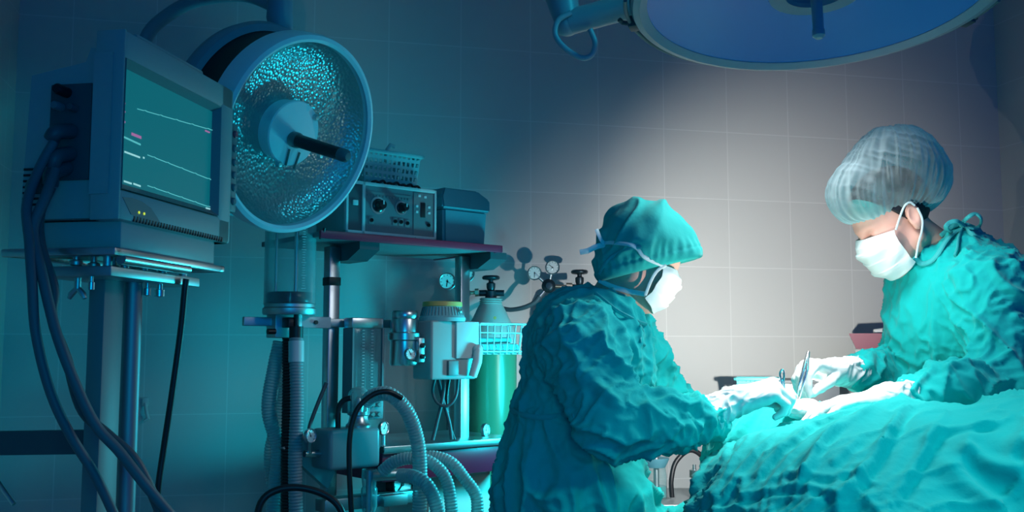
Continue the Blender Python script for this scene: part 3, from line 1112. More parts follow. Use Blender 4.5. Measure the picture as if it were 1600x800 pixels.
for x in (0.0, x2):
    br = MB().prism([(x + 0.02, -0.13, z_sh - 0.012), (x + 0.02, 0.05, z_sh - 0.012), (x + 0.02, 0.05, z_sh - 0.065), (x + 0.02, -0.06, z_sh - 0.065), (x + 0.02, -0.13, z_sh - 0.035)], (0, 0, 0), (0.07, 0, 0))
    br.done('shelf_bracket', M['panel'], cart, smooth=False)
MB().tube([A(500, 372, -0.14), A(505, 366, -0.16), A(507, 356, -0.165)], 0.004, 8).done('hook', M['black'], cart)

top = MB().box((wx0, -0.145, z_wt - 0.012), (wx1, 0.26, z_wt), 0.003).done('worktop', M['steel'], cart)
MB().box((wx0, -0.152, z_wt - 0.020), (wx1, -0.140, z_wt + 0.003), 0.003).done('worktop_lip', M['steel'], top)
MB().box((wx0 + 0.004, -0.135, z_wt - 0.105), (wx1 - 0.01, 0.25, z_wt - 0.014), 0.004).done('drawer_front', M['red_dark'], cart)
base = MB()
base.box((-0.08, -0.16, 0.075), (0.64, 0.26, 0.11), 0.008)
base.done('base', M['casing_dark'], cart)
MB().box((0.36, -0.02, 0.11), (0.62, 0.22, z_wt - 0.11), 0.008).done('lower_cabinet', M['cream'], cart)
for x in (-0.05, 0.60):
    for y in (-0.13, 0.22):
        MB().cyl((x, y - 0.012, 0.04), (x, y + 0.012, 0.04), 0.04).box((x - 0.012, y - 0.017, 0.045), (x + 0.012, y + 0.017, 0.08), 0.003).done('castor', M['black'], cart)
# rail
r0, r1 = A(380, 503, -0.03), A(676, 506, -0.03)
zr = A(540, 505, -0.03).z
rail = MB().box((r0.x, -0.036, zr - 0.013), (r1.x + 0.05, -0.022, zr + 0.013), 0.002).done('rail', M['steel_dull'], cart)
MB().box((A(470, 505, -0.05).x, -0.056, zr - 0.017), (A(516, 505, -0.05).x, -0.034, zr + 0.017), 0.003).done('rail_clamp', M['white'], rail)
MB().cyl((A(493, 505, -0.056).x, -0.062, zr), (A(493, 505, -0.056).x, -0.05, zr), 0.006).done('rail_screw', M['black'], rail)
# bellows canister
bc = A(452, 485, -0.06)
zb0 = A(452, 489, -0.06).z
zb1 = A(452, 476, -0.06).z
ztop = A(452, 326, -0.06).z
rb = 0.0745
can = MB().lathe([(0, zb0 - 0.006), (rb, zb0 - 0.006), (rb + 0.003, zb0), (rb + 0.003, zb0 + 0.012), (rb - 0.002, zb0 + 0.016), (rb - 0.002, zb1), (rb + 0.002, zb1 + 0.002), (0, zb1 + 0.002)], (bc.x, bc.y, 0), (0, 0, 1), 48).done('bellows_base', M['steel_dull'], cart)
MB().lathe([(rb, zb1), (rb, ztop), (rb - 0.004, ztop), (rb - 0.004, zb1)], (bc.x, bc.y, 0), (0, 0, 1), 56).done('bellows_glass', M['glass'], can)
zk0, zk1 = A(452, 474, -0.06).z, A(452, 457, -0.06).z
MB().lathe([(0, zk0), (0.064, zk0), (0.066, zk0 + 0.004), (0.066, zk1 - 0.004), (0.063, zk1), (0, zk1)], (bc.x, bc.y, 0), (0, 0, 1), 48).done('bellows_disc', M['black_gloss'], can)
MB().lathe([(0, ztop + 0.02), (rb + 0.004, ztop + 0.02), (rb + 0.004, ztop - 0.004), (0, ztop - 0.004)], (bc.x, bc.y, 0), (0, 0, 1), 40).done('bellows_lid', M['steel_dull'], can)
sc = MB()
sx_ = A(466, 400, -0.1).x
for i in range(26):
    z = zk1 + 0.008 + i * 0.0075
    wdt = 0.014 if i % 5 == 0 else 0.008
    sc.box((sx_ - wdt / 2, bc.y - rb - 0.001, z), (sx_ + wdt / 2, bc.y - rb + 0.003, z + 0.0016))
sc.done('graduation', M['mark'], can, smooth=False)
MB().cyl((bc.x + 0.03, bc.y + 0.02, zk1), (bc.x + 0.03, bc.y + 0.02, ztop), 0.006).cyl((bc.x - 0.03, bc.y + 0.03, zk1), (bc.x - 0.03, bc.y + 0.03, ztop), 0.004).done('guide_rod', M['steel'], can)
ub = MB()
ub.box((A(428, 500, -0.05).x, -0.06, A(450, 528, -0.05).z), (A(470, 500, -0.05).x, 0.0, zb0 - 0.004), 0.004)
ub.done('bellows_bracket', M['steel_dull'], cart)
MB().box((A(446, 500, -0.08).x, -0.10, A(450, 512, -0.08).z), (A(458, 500, -0.08).x, -0.055, A(450, 496, -0.08).z), 0.003).done('release_catch', M['black'], cart)
MB().cyl((A(418, 518, -0.06).x, -0.06, A(418, 518, -0.06).z), (A(430, 518, -0.06).x, -0.06, A(430, 518, -0.06).z), 0.008).done('side_knob', M['black'], cart)
hp = A(463, 505, -0.10)
cf = MB()
cf.cyl((hp.x, -0.10, A(463, 531, -0.10).z), (hp.x, -0.10, A(463, 510, -0.10).z), 0.020)
cf.cyl((hp.x, -0.10, A(463, 512, -0.10).z), (hp.x, -0.10, zb0), 0.008)
cf.done('hose_coupling', M['black'], cart)
# flow tubes
fx0, fx1 = A(545, 505, -0.08).x, A(594, 505, -0.08).x
fz1, fzt, fz0 = A(570, 497, -0.08).z, A(570, 513, -0.08).z, A(570, 655, -0.08).z
fl = MB().box((fx0, -0.10, fzt), (fx1, -0.05, fz1), 0.003).done('flowmeter_head', M['steel'], cart)
MB().box((fx0 + 0.004, -0.098, fz0 + 0.06), (fx1 - 0.004, -0.056, fzt), 0.002).done('flowmeter_window', M['jar'], fl)
for i, fx in enumerate((0.22, 0.5, 0.78)):
    x = fx0 + (fx1 - fx0) * fx
    MB().cyl((x, -0.077, fz0 + 0.05), (x, -0.077, fzt), 0.008, seg=16).done('flow_tube', M['glass'], fl)
f2 = MB()
for x in (fx0, fx1 - 0.006):
    f2.box((x, -0.104, fz0 + 0.02), (x + 0.006, -0.05, fzt))
f2.box((fx0, -0.052, fz0 + 0.02), (fx1, -0.047, fzt))
f2.done('flowmeter_frame', M['panel_mid'], fl)
f3 = MB()
for i in range(22):
    z = fz0 + 0.07 + i * 0.0095
    for fx in (0.36, 0.64):
        x = fx0 + (fx1 - fx0) * fx
        f3.box((x - 0.004, -0.101, z), (x + 0.004, -0.098, z + 0.0014))
f3.done('flowmeter_scale', M['mark'], fl, smooth=False)
fb = MB().box((fx0 + 0.03, -0.105, fz0), (fx1, -0.045, fz0 + 0.062), 0.004).done('valve_block', M['panel_mid'], fl)
for i in range(3):
    x = fx0 + 0.045 + i * 0.022
    for z in (fz0 + 0.016, fz0 + 0.045):
        MB().lathe([(0.008, 0), (0.008, 0.012), (0.006, 0.016), (0, 0.016)], (x, -0.105, z), (0, -1, 0), 14).done('valve_knob', M['steel'], fb)

# absorber block under the flow tubes
ax0, ax1 = A(515, 700, -0.19).x, A(595, 700, -0.19).x
az1, az0 = A(555, 670, -0.19).z, A(555, 733, -0.19).z
ab = MB().box((ax0, -0.19, az0), (ax1, -0.08, az1), 0.012, 3).done('absorber', M['absorber'], cart)
MB().box((ax0 + 0.01, -0.17, az0 + 0.01), (ax1 - 0.01, -0.09, az1 - 0.018), 0.01).done('absorber_filling', M['panel_mid'], ab)
axc = A(560, 660, -0.135).x
zz = lambda py: A(560, py, -0.135).z
MB().lathe([(0, zz(672)), (0.036, zz(672)), (0.038, zz(664)), (0.030, zz(660)), (0.026, zz(650)), (0.030, zz(648)), (0.030, zz(643)), (0, zz(643))], (axc, -0.135, 0), (0, 0, 1), 32).done('absorber_neck', M['steel'], ab)
MB().lathe([(0.033, zz(648)), (0.034, zz(620)), (0.030, zz(612)), (0.018, zz(606)), (0, zz(604))], (axc, -0.135, 0), (0, 0, 1), 32).done('valve_dome', M['jar'], ab)
MB().lathe([(0.014, zz(645)), (0.016, zz(632)), (0.010, zz(622)), (0, zz(620))], (axc, -0.135, 0), (0, 0, 1), 20).done('valve_disc', M['steel_dull'], ab)
ax3 = A(577, 760, -0.16).x
zq = lambda py: A(577, py, -0.16).z
MB().lathe([(0.022, zq(733)), (0.024, zq(745)), (0.020, zq(760)), (0.024, zq(763)), (0.024, zq(790)), (0.018, zq(800)), (0, zq(800))], (ax3, -0.16, 0), (0, 0, 1), 28).done('lower_chamber', M['jar'], ab)
MB().cyl((ax3, -0.16, zq(735)), (ax3, -0.16, zq(800)), 0.010, seg=14).done('lower_stem', M['steel'], ab)
MB().cyl((ax3, -0.17, zq(743)), (A(632, 743, -0.19).x, -0.19, zq(743)), 0.0165, seg=20).done('hose_port', M['steel_dull'], ab)
MB().tube([A(476, 709, -0.13), A(516, 709, -0.13)], 0.010, 14).done('side_pipe', M['steel'], ab)
gauge_part(cart, A(484, 681, -0.16), (0.35, -1, 0), 0.021, 0.4)
MB().cyl(A(484, 690, -0.155), A(484, 708, -0.135), 0.007, seg=12).done('gauge_stem', M['steel'], cart)
gauge_part(cart, A(599, 669, -0.07), (0.35, -1, 0), 0.022, -0.6)
MB().cyl(A(599, 678, -0.065), A(599, 697, -0.065), 0.006, seg=12).done('gauge_stem', M['steel'], cart)
gauge_part(cart, A(625, 757, -0.10), (0.35, -1, 0.1), 0.056, 2.2, M['black_gloss'])
MB().tube([A(625, 757, -0.085), A(600, 775, -0.085), A(577, 775, -0.15)], 0.010, 12).done('gauge_pipe', M['steel'], cart)
sp = MB()
sp.prism([A(442, 700, -0.05), A(470, 676, -0.05), A(528, 725, -0.05), A(512, 764, -0.05)], (0, 0, 0), (0, 0.03, 0))
sp.done('tilted_plate', M['casing'], cart, smooth=False)
lw = MB()
lw.box((A(500, 780, -0.12).x, -0.15, A(500, 800, -0.12).z), (A(645, 780, -0.12).x, -0.09, A(500, 780, -0.12).z), 0.004)
lw.box((A(595, 760, -0.16).x, -0.18, A(595, 792, -0.16).z), (A(632, 760, -0.16).x, -0.12, A(595, 774, -0.16).z), 0.004)
lw.done('lower_bracket', M['steel_dull'], cart)
MB().box((A(600, 760, -0.05).x, -0.06, A(600, 790, -0.05).z), (A(645, 760, -0.05).x, 0.02, z_wt - 0.09), 0.004).done('under_block', M['panel'], cart)
MB().tube([A(596, 703, -0.14), A(640, 703, -0.14)], 0.011, 14).done('worktop_pipe', M['black'], cart)
# small gauge standing on the worktop
gp = A(758, 672, -0.02)
gauge_part(cart, gp, (0.45, -1, 0.05), 0.023, -0.4)
MB().lathe([(0.012, z_wt), (0.012, z_wt + 0.008), (0.006, z_wt + 0.01), (0.006, gp.z - 0.012)], (gp.x, gp.y + 0.002, 0), (0, 0, 1), 16).done('gauge_stem', M['steel'], cart)

# chrome vaporizer and white vaporizer hang on the rail
vp = A(632, 520, -0.105)
va = thing('vaporizer', 'chrome cylindrical vaporizer with small dial, left of the white one', 'vaporizer', CF.moved((vp.x, -0.105, A(640, 571, -0.105).z)), 'vaporizers on the cart rail')
zo = A(640, 571, -0.105).z
vz = lambda py: A(640, py, -0.105).z - zo
MB().lathe([(0, vz(486)), (0.038, vz(486)), (0.042, vz(489)), (0.042, vz(496)), (0.040, vz(498)), (0.042, vz(500)), (0.042, vz(519)), (0.052, vz(521)), (0.052, vz(531)), (0.044, vz(533)), (0.046, vz(568)), (0.042, 0), (0, 0)], seg=44).done('body', M['steel'], va)
gauge_part(va, (-0.012, -0.050, vz(553)), (0, -1, 0), 0.019, 0.5, name='dial')
MB().box((0.014, -0.060, vz(566)), (0.036, -0.036, vz(528)), 0.003).done('side_block', M['steel_dull'], va)
for z in (vz(540), vz(557)):
    MB().lathe([(0.008, 0), (0.008, 0.009), (0, 0.011)], (0.025, -0.060, z), (0, -1, 0), 14).done('knob', M['black_gloss'], va)
MB().box((-0.012, 0.03, vz(516)), (0.012, 0.068, vz(500)), 0.002).done('rail_hook', M['steel_dull'], va)

wp = A(706, 540, -0.115)
zo2 = A(706, 592, -0.115).z
wv = thing('vaporizer', 'white vaporizer with yellow ring on top and a side lever', 'vaporizer', CF.moved((wp.x, -0.115, zo2)), 'vaporizers on the cart rail')
wz = lambda py: A(706, py, -0.115).z - zo2
xl = A(674, 540, -0.17).x - wp.x
xr = A(746, 540, -0.17).x - wp.x
MB().box((xl, -0.055, 0), (xr, 0.05, wz(502)), 0.008, 3).done('body', M['casing'], wv)
MB().box((xl + (xr - xl) * 0.5, -0.064, wz(560)), (xr, -0.05, wz(503)), 0.003).done('front_cover', M['white'], wv)
rg = (xr - xl) * 0.5 * 0.74
xc_ = (xl + xr) / 2 - 0.010
kn = MB()
kn.lathe([(0, wz(502)), (rg + 0.008, wz(503)), (rg + 0.008, wz(497)), (rg + 0.004, wz(495)), (rg - 0.006, wz(479)), (0, wz(479))], (xc_, 0, 0), (0, 0, 1), 44)
kn.done('dial_knob', M['basket'], wv)
ks = MB()
for i in range(40):
    a_ = 2 * math.pi * i / 40
    e_ = Vector((math.cos(a_), math.sin(a_), 0))
    ks.tube([Vector((xc_, 0, wz(494))) + e_ * (rg + 0.0035), Vector((xc_, 0, wz(481))) + e_ * (rg - 0.004)], 0.0014, 6)
ks.done('knob_ribs', M['casing_dark'], wv)
MB().lathe([(rg - 0.005, wz(480)), (rg - 0.003, wz(479)), (rg - 0.004, wz(473)), (rg - 0.010, wz(472)), (0, wz(472))], (xc_, 0, 0), (0, 0, 1), 44).done('yellow_ring', M['yellow'], wv, label='yellow ring')
MB().lathe([(0.006, 0), (0.006, 0.006), (0, 0.008)], (xc_ + 0.02, -rg, wz(487)), (0.3, -1, 0), 14).done('button', M['steel'], wv)
lv = MB()
lv.tube([(xr - 0.035, -0.075, wz(588)), (xr - 0.022, -0.082, wz(565)), (xr - 0.012, -0.075, wz(548))], [0.014, 0.016, 0.015], 14)
lv.ball((xr - 0.012, -0.072, wz(546)), 0.017, 14)
lv.done('lever', M['white'], wv)
MB().box((xl + 0.06, -0.066, wz(586)), (xl + 0.10, -0.05, wz(563)), 0.003).done('label_plate', M['casing_dark'], wv)
MB().box((-0.02, 0.045, wz(516)), (0.02, 0.078, wz(503)), 0.002).done('rail_hook', M['steel_dull'], wv)

# wire basket on the right post
bk0, bk1 = A(750, 520, -0.15), A(828, 530, -0.15)
wbk = thing('wire_basket', 'white wire basket clipped to the post beside the white vaporizer', 'basket', CF.moved((bk0.x, -0.15, A(780, 553, -0.15).z)))
wo = CF.moved((bk0.x, -0.15, A(780, 553, -0.15).z))
wl = bk1.x - bk0.x
zt1 = wo.at(740, 505).z
wire = MB()
bd = 0.12


def ringw(s, z, r=0.0022):
    o_ = (1 - s) * 0.014
    wire.tube([(o_, o_, z), (wl - o_, o_, z), (wl - o_, bd - o_, z), (o_, bd - o_, z), (o_, o_, z)], r, 8)


for s, z, r in ((1, zt1, 0.0034), (0.8, zt1 * 0.7, 0.0022), (0.2, zt1 * 0.08, 0.0028)):
    ringw(s, z, r)
for k in range(8):
    f = k / 7
    x = wl * f
    xi = 0.012 + (wl - 0.024) * f
    wire.tube([(x, 0, zt1), (xi, 0.012, 0), (xi, bd - 0.012, 0), (x, bd, zt1)], 0.0022, 8)
for k in range(4):
    f = (k + 0.5) / 4
    wire.tube([(0, bd * f, zt1), (0.012, 0.012 + (bd - 0.024) * f, 0), (wl - 0.012, 0.012 + (bd - 0.024) * f, 0), (wl, bd * f, zt1)], 0.0022, 8)
wire.done('wire_frame', M['white'], wbk)
hk_ = MB()
hk_.tube([(0.01, bd, zt1), (0.0, bd + 0.004, zt1), (x2 - bk0.x + 0.015, 0.129, zt1)], 0.004, 8)
hk_.done('clip', M['white'], wbk)
tp = MB()
tp.box((0.02, 0.02, 0.003), (wl - 0.03, bd - 0.02, 0.034), 0.008)
tp = tp.done('pad', M['teal_plastic'])
tp.matrix_world = wo.M
tag(tp, 'teal folded pad lying in the white wire basket', 'pad')
for (nm, ml, a_, b_, lab) in (('pipe', 'teal_plastic', (0.03, 0.05, 0.044), (wl - 0.04, 0.06, 0.046), 'teal plastic tube lying on the pad in the wire basket'),):
    o_ = MB().tube([a_, Vector(a_).lerp(Vector(b_), 0.5), b_], 0.010, 14).done('plastic_tube', M[ml])
    o_.matrix_world = wo.M
    tag(o_, lab, 'tube')

# things standing on the shelf
gz = z_sh + 0.0046
gl = A(540, 320, -0.14)
gw = A(681, 330, -0.14).x - gl.x
gf = CF.moved((gl.x, -0.14, gz))
gm = thing('gas_monitor', 'square grey gas monitor with two knobs on the red edged shelf', 'instrument', gf)
G = gf.at
gh = (G(540, 279).z + G(680, 299).z) / 2
MB().box((0.003, 0.006, 0.006), (gw - 0.003, 0.24, gh - 0.002), 0.004).done('case', M['casing'], gm)
fr_ = MB()
xd0, xd1 = G(565.5, 320).x, G(570, 320).x
for (x0, z0, x1, z1) in ((0, 0.004, 0.008, gh), (gw - 0.008, 0.004, gw, gh), (0, gh - 0.010, gw, gh), (0, 0.004, gw, 0.014), (xd0, 0.004, xd1, gh)):
    fr_.box((x0, -0.004, z0), (x1, 0.010, z1), 0.001)
fr_.done('front_frame', M['white'], gm)
MB().box((0.008, 0.001, 0.014), (xd0, 0.008, gh - 0.010)).done('dark_panel', M['panel'], gm, smooth=False)
fp = MB().box((xd1, 0.001, 0.014), (gw - 0.008, 0.008, gh - 0.010)).done('front_panel', M['panel_mid'], gm, smooth=False)
MB().box((G(551, 313).x, -0.004, G(551, 320).z), (G(559, 313).x, 0.003, G(551, 312).z), 0.001).done('switch', M['mark'], gm)
for (px, py, r) in ((591, 321, 0.020), (627, 325, 0.0165)):
    c = G(px, py)
    k = MB().lathe([(r, 0), (r, 0.006), (r * 0.85, 0.008), (r * 0.7, 0.028), (r * 0.6, 0.031), (0, 0.031)], (c.x, 0.001, c.z), (0, -1, 0), 28).done('knob', M['black_gloss'], gm)
    MB().box((c.x - 0.002, -0.033, c.z), (c.x + 0.002, -0.029, c.z + r * 0.6)).done('pointer', M['mark'], k, smooth=False)
    MB().lathe([(r * 1.35, 0.0), (r * 1.35, 0.0015), (r * 1.05, 0.0015), (r * 1.05, 0.0)], (c.x, 0.001, c.z), (0, -1, 0), 28).done('dial_ring', M['steel_dull'], k)
for (px, py) in ((580, 344), (617, 346), (626, 347), (636, 349), (669, 352)):
    c = G(px, py)
    pl = MB().box((c.x - 0.009, -0.001, c.z - 0.012), (c.x + 0.009, 0.003, c.z + 0.012), 0.001).done('socket_plate', M['casing_dark'], gm)
    MB().lathe([(0.006, 0), (0.006, 0.004), (0.003, 0.004), (0.003, 0.001), (0, 0.001)], (c.x, -0.001, c.z), (0, -1, 0), 16).done('socket', M['black_gloss'], pl)
ms = MB()
xa, xb = G(574, 300).x, G(642, 305).x
ms.box((xa, -0.0005, gh - 0.034), (xb, 0.002, gh - 0.027))
for i in range(14):
    ms.box((xa + (xb - xa) * i / 14, -0.0008, gh - 0.042), (xa + (xb - xa) * (i + 0.4) / 14, 0.002, gh - 0.037))
ms.done('scale_strip', M['casing_dark'], fp, smooth=False)
rp = MB().box((G(646, 320).x, -0.001, 0.016), (gw - 0.010, 0.004, gh - 0.014), 0.001).done('right_panel', M['casing_dark'], gm, smooth=False)
MB().box((G(657, 325).x, -0.003, G(660, 340).z), (G(664, 325).x, 0.002, G(660, 317).z), 0.001).done('display_slot', M['black'], rp)
for (px, py) in ((651, 331), (651, 322), (670, 324), (670, 333), (655, 306), (664, 308)):
    c = G(px, py)
    MB().box((c.x - 0.005, -0.0025, c.z - 0.004), (c.x + 0.005, 0.0, c.z + 0.004), 0.001).done('key', M['mark'], rp)
for x in (0.03, gw - 0.03):
    for y in (0.03, 0.2):
        MB().cyl((x, y, 0), (x, y, 0.008), 0.010, seg=14).done('foot', M['black'], gm)


def perforated(mb, p00, p10, p11, p01, nx, ny, t=0.0016, bar=0.45):
    """flat wall with rows of holes: crossing strips between four corners"""
    p00, p10, p11, p01 = map(Vector, (p00, p10, p11, p01))
    n = (p10 - p00).cross(p01 - p00).normalized() * t
    pt = lambda u, v: p00.lerp(p10, u).lerp(p01.lerp(p11, u), v)
    for i in range(nx + 1):
        u0, u1 = max(0, (i - bar / 2) / nx), min(1, (i + bar / 2) / nx)
        mb.prism([pt(u0, 0), pt(u1, 0), pt(u1, 1), pt(u0, 1)], (0, 0, 0), n)
    for j in range(ny + 1):
        v0, v1 = max(0, (j - bar / 2) / ny), min(1, (j + bar / 2) / ny)
        mb.prism([pt(0, v0), pt(1, v0), pt(1, v1), pt(0, v1)], n * 0.1, n * 1.1)


def plastic_basket(name, label, fr, L, Dp, Ht, fl, material, nx=12, ny=5):
    b_ = thing(name, label, 'basket', fr)
    s = MB()
    lo = [(fl, fl, 0), (L - fl, fl, 0), (L - fl, Dp - fl, 0), (fl, Dp - fl, 0)]
    hi = [(0, 0, Ht), (L, 0, Ht), (L, Dp, Ht), (0, Dp, Ht)]
    for i in range(4):
        j = (i + 1) % 4
        perforated(s, lo[i], lo[j], hi[j], hi[i], nx if i % 2 == 0 else max(4, int(nx * Dp / L)), ny)
    s.box((fl, fl, 0), (L - fl, Dp - fl, 0.003))
    s.done('basket_wall', material, b_, smooth=False)
    r_ = MB()
    w = 0.010
    for (a_, c_) in (((-w, -w), (L + w, 0.002)), ((-w, Dp - 0.002), (L + w, Dp + w)), ((-w, -w), (0.002, Dp + w)), ((L - 0.002, -w), (L + w, Dp + w))):
        r_.box((a_[0], a_[1], Ht - 0.012), (c_[0], c_[1], Ht), 0.003)
    r_.done('basket_rim', material, b_)
    return b_


bl = G(574, 280, 0.03)
bkf = gf.moved((bl.x - 0.012, 0.035, gh))
bL = G(655, 280, 0.03).x - bl.x + 0.02
pb_ = plastic_basket('plastic_basket', 'pale teal perforated plastic basket on top of the gas monitor', bkf, bL, 0.17, bkf.at(575, 231).z, 0.012, M['basket'])
for i, (px, py, s) in enumerate(((606, 229, 1.0),)):
    c = bkf.at(px, py, 0.06)
    o_ = MB().tube([(c.x - 0.01, 0.06, c.z - 0.05), (c.x, 0.06, c.z - 0.01), (c.x + 0.008, 0.055, c.z + 0.004), (c.x + 0.02, 0.05, c.z)], [0.007, 0.008, 0.009, 0.006], 10).done('plastic_connector', M['white'])
    o_.matrix_world = bkf.M
    tag(o_, 'white plastic connector poking out of the pale teal basket', 'connector')
tw = MB()
for i in range(7):
    x = 0.03 + i * (bL - 0.06) / 6
    tw.tube(spline([(x - 0.012, -0.004, 0.004), (x, -0.012, 0.008 + 0.004 * (i % 2)), (x + 0.014, -0.006, 0.004)], 0.004), 0.004, 8)
tw = tw.done('cable_tangle', M['black'])
tw.matrix_world = bkf.moved((0, -0.014, 0)).M
tag(tw, 'thin dark cable bunched along the foot of the pale teal basket', 'cable')

bx = A(693, 340, -0.115)
bxf = CF.moved((bx.x, -0.115, gz))
Bq = bxf.at
bw = Bq(762, 350).x
bh = (Bq(694, 324).z + Bq(764, 331).z) / 2
bt = (Bq(692, 305).z + Bq(766, 314).z) / 2
box = thing('storage_box', 'blue grey plastic box with domed lid on the right of the shelf', 'box', bxf)
b = MB()
bdp = 0.16
b.prism([(0.006, 0.006, 0), (bw - 0.006, 0.006, 0), (bw, 0, bh), (0, 0, bh)], (0, 0, 0), (0, bdp, 0))
bmesh.ops.bevel(b.bm, geom=b.bm.edges[:], offset=0.008, segments=3, affect='EDGES')
b.done('box_body', M['blue_box'], box)
b = MB()
g_ = 0.007
tpz = Bq(720, 297, 0.04).z
b.prism([(-g_, -g_, bh - 0.004), (bw + g_, -g_, bh - 0.004), (bw + g_, -g_, bt), (bw - 0.02, -g_, tpz), (0.02, -g_, tpz), (-g_, -g_, bt)], (0, 0, 0), (0, bdp + 2 * g_, 0))
for v_ in b.bm.verts:
    if v_.co.z > bt + 0.005:
        v_.co.y = bdp / 2 + (v_.co.y - bdp / 2) * 0.62
bmesh.ops.bevel(b.bm, geom=b.bm.edges[:], offset=0.006, segments=3, affect='EDGES')
b.done('lid', M['blue_box'], box)
gl_ = MB().tube([(A(655, 372, -0.17).x + i * 0.008, -0.150, gz + 0.004) for i in range(6)], 0.004, 8).done('pen', M['mark'])
gl_.matrix_world = CF.M
tag(gl_, 'pale pen lying at the shelf edge below the gas monitor', 'pen')

# ------------------------------------------------------------------ hoses
def hose(name, label, cat, pts, r, material, ridge=0.14, pitch=0.009, group=None, plain=False):
    w = [P(*p) if len(p) == 3 and abs(p[0]) > 5 else Vector(p) for p in pts]
    if pts[-1][1] >= 800 or name == 'gas_hose':
        to_floor(w, r + 0.003)
    if pts[0][1] >= 800:
        w = to_floor(w[::-1], r + 0.003, -0.03)[::-1]
    if plain:
        o = MB().tube(spline(w, 0.01), r, 14).done(name, material)
    else:
        o = hose_mesh(w, r, ridge, pitch).done(name, material)
    return tag(o, label, cat, group)


hg = 'breathing hoses on the anaesthesia cart'
hose('corrugated_hose', 'grey corrugated hose hanging straight down below the bellows', 'hose', [(463, 528, 2.86), (463, 560, 2.855), (464, 640, 2.85), (461, 720, 2.85), (463, 830, 2.85)], 0.0195, M['hose_grey'], group=hg)
hose('corrugated_hose', 'black corrugated hose hanging straight down beside the grey one', 'hose', [(452, 522, 2.93), (452, 600, 2.93), (450, 700, 2.92), (450, 830, 2.92)], 0.020, M['black'], group=hg)
hose('corrugated_hose', 'milky hose twisting on the left, its top bulging leftmost', 'hose', [(438, 534, 2.96), (428, 580, 2.95), (420, 640, 2.95), (434, 700, 2.96), (430, 760, 2.96), (424, 830, 2.96)], 0.021, M['hose_clear'], group=hg)
hose('corrugated_hose', 'milky hose twisting on the left, its middle bulging leftmost', 'hose', [(440, 540, 3.05), (446, 600, 3.05), (438, 650, 3.05), (424, 705, 3.05), (428, 760, 3.05), (442, 830, 3.05)], 0.021, M['hose_clear'], group=hg)
MB_cuff = MB().cyl(P(463, 533, 2.86), P(463, 566, 2.855), 0.0225, seg=20).done('hose_cuff', M['white'])
tag(MB_cuff, 'white cuff around the top of the grey hanging hose', 'cuff')
hose('corrugated_hose', 'clear hose arching highest over the absorber then down to the floor', 'hose', [(572, 628, 2.86), (585, 618, 2.84), (608, 616, 2.82), (634, 640, 2.83), (650, 680, 2.84), (656, 730, 2.85), (655, 830, 2.86)], 0.0205, M['hose_clear'], 0.10, group=hg)
hose('corrugated_hose', 'clear hose leaving the absorber port and curving down in front', 'hose', [(627, 743, 2.84), (646, 745, 2.775), (666, 757, 2.755), (680, 785, 2.745), (688, 830, 2.74)], 0.019, M['hose_clear'], 0.12, group=hg)
hose('corrugated_hose', 'clear hose bowed low behind the arching one', 'hose', [(596, 738, 2.93), (616, 722, 2.92), (645, 716, 2.91), (678, 726, 2.9), (700, 758, 2.89), (708, 830, 2.88)], 0.018, M['hose_clear'], 0.12, group=hg)
hose('corrugated_hose', 'clear hose drooping over the maroon drawer front', 'hose', [(652, 716, 3.0), (680, 714, 2.99), (706, 724, 2.98), (726, 748, 2.97), (744, 775, 2.96), (746, 810, 2.95)], 0.018, M['hose_clear'], 0.12, group=hg)
hose('black_tube', 'thin black tube arching in front of the absorber block', 'tube', [(551, 830, 2.74), (546, 740, 2.74), (547, 680, 2.74), (558, 640, 2.75), (582, 617, 2.77), (606, 612, 2.78), (628, 622, 2.80)], 0.0075, M['black'], plain=True)
hose('black_tube', 'thick black tube looping low at the bottom edge of the photo', 'tube', [(398, 830, 2.35), (408, 785, 2.35), (432, 766, 2.36), (468, 762, 2.37), (505, 772, 2.38), (530, 792, 2.38), (542, 830, 2.38)], 0.0085, M['black'], plain=True)
hose('black_tube', 'short black tube bent into the valve dome from the left', 'tube', [(548, 622, 2.93), (536, 626, 2.93), (529, 640, 2.93), (528, 672, 2.93)], 0.008, M['black'], plain=True)
hose('grey_tube', 'thin grey tube slanting beside the left cart post', 'tube', [(510, 598, 2.99), (496, 632, 2.98), (485, 662, 2.97), (483, 676, 2.96), (483, 702, 2.95)], 0.006, M['cable'], plain=True)
cg = 'cables dangling below the white vaporizer'
hose('hanging_cable', 'dark cable looped below the white vaporizer, leftmost of its bunch', 'cable', [(680, 590, 3.2), (676, 612, 3.2), (684, 630, 3.19), (700, 634, 3.19), (712, 620, 3.2), (716, 592, 3.22)], 0.005, M['cable'], group=cg, plain=True)
hose('hanging_cable', 'dark cable crossing to the left below the white vaporizer', 'cable', [(694, 590, 3.22), (692, 620, 3.21), (684, 655, 3.20), (676, 688, 3.19)], 0.006, M['cable'], group=cg, plain=True)
hose('hanging_cable', 'dark cable crossing to the right below the white vaporizer', 'cable', [(684, 590, 3.23), (692, 625, 3.22), (702, 660, 3.22), (706, 687, 3.22)], 0.006, M['cable'], group=cg, plain=True)
hose('hanging_cable', 'black cable hanging nearest the right cart post', 'cable', [(702, 590, 3.24), (698, 620, 3.23), (700, 655, 3.23), (710, 687, 3.23)], 0.0055, M['black'], group=cg, plain=True)

# ------------------------------------------------------------------ gas cylinders on the floor behind the cart
FL = Frame((0, 0, 0), (1, 0, 0))


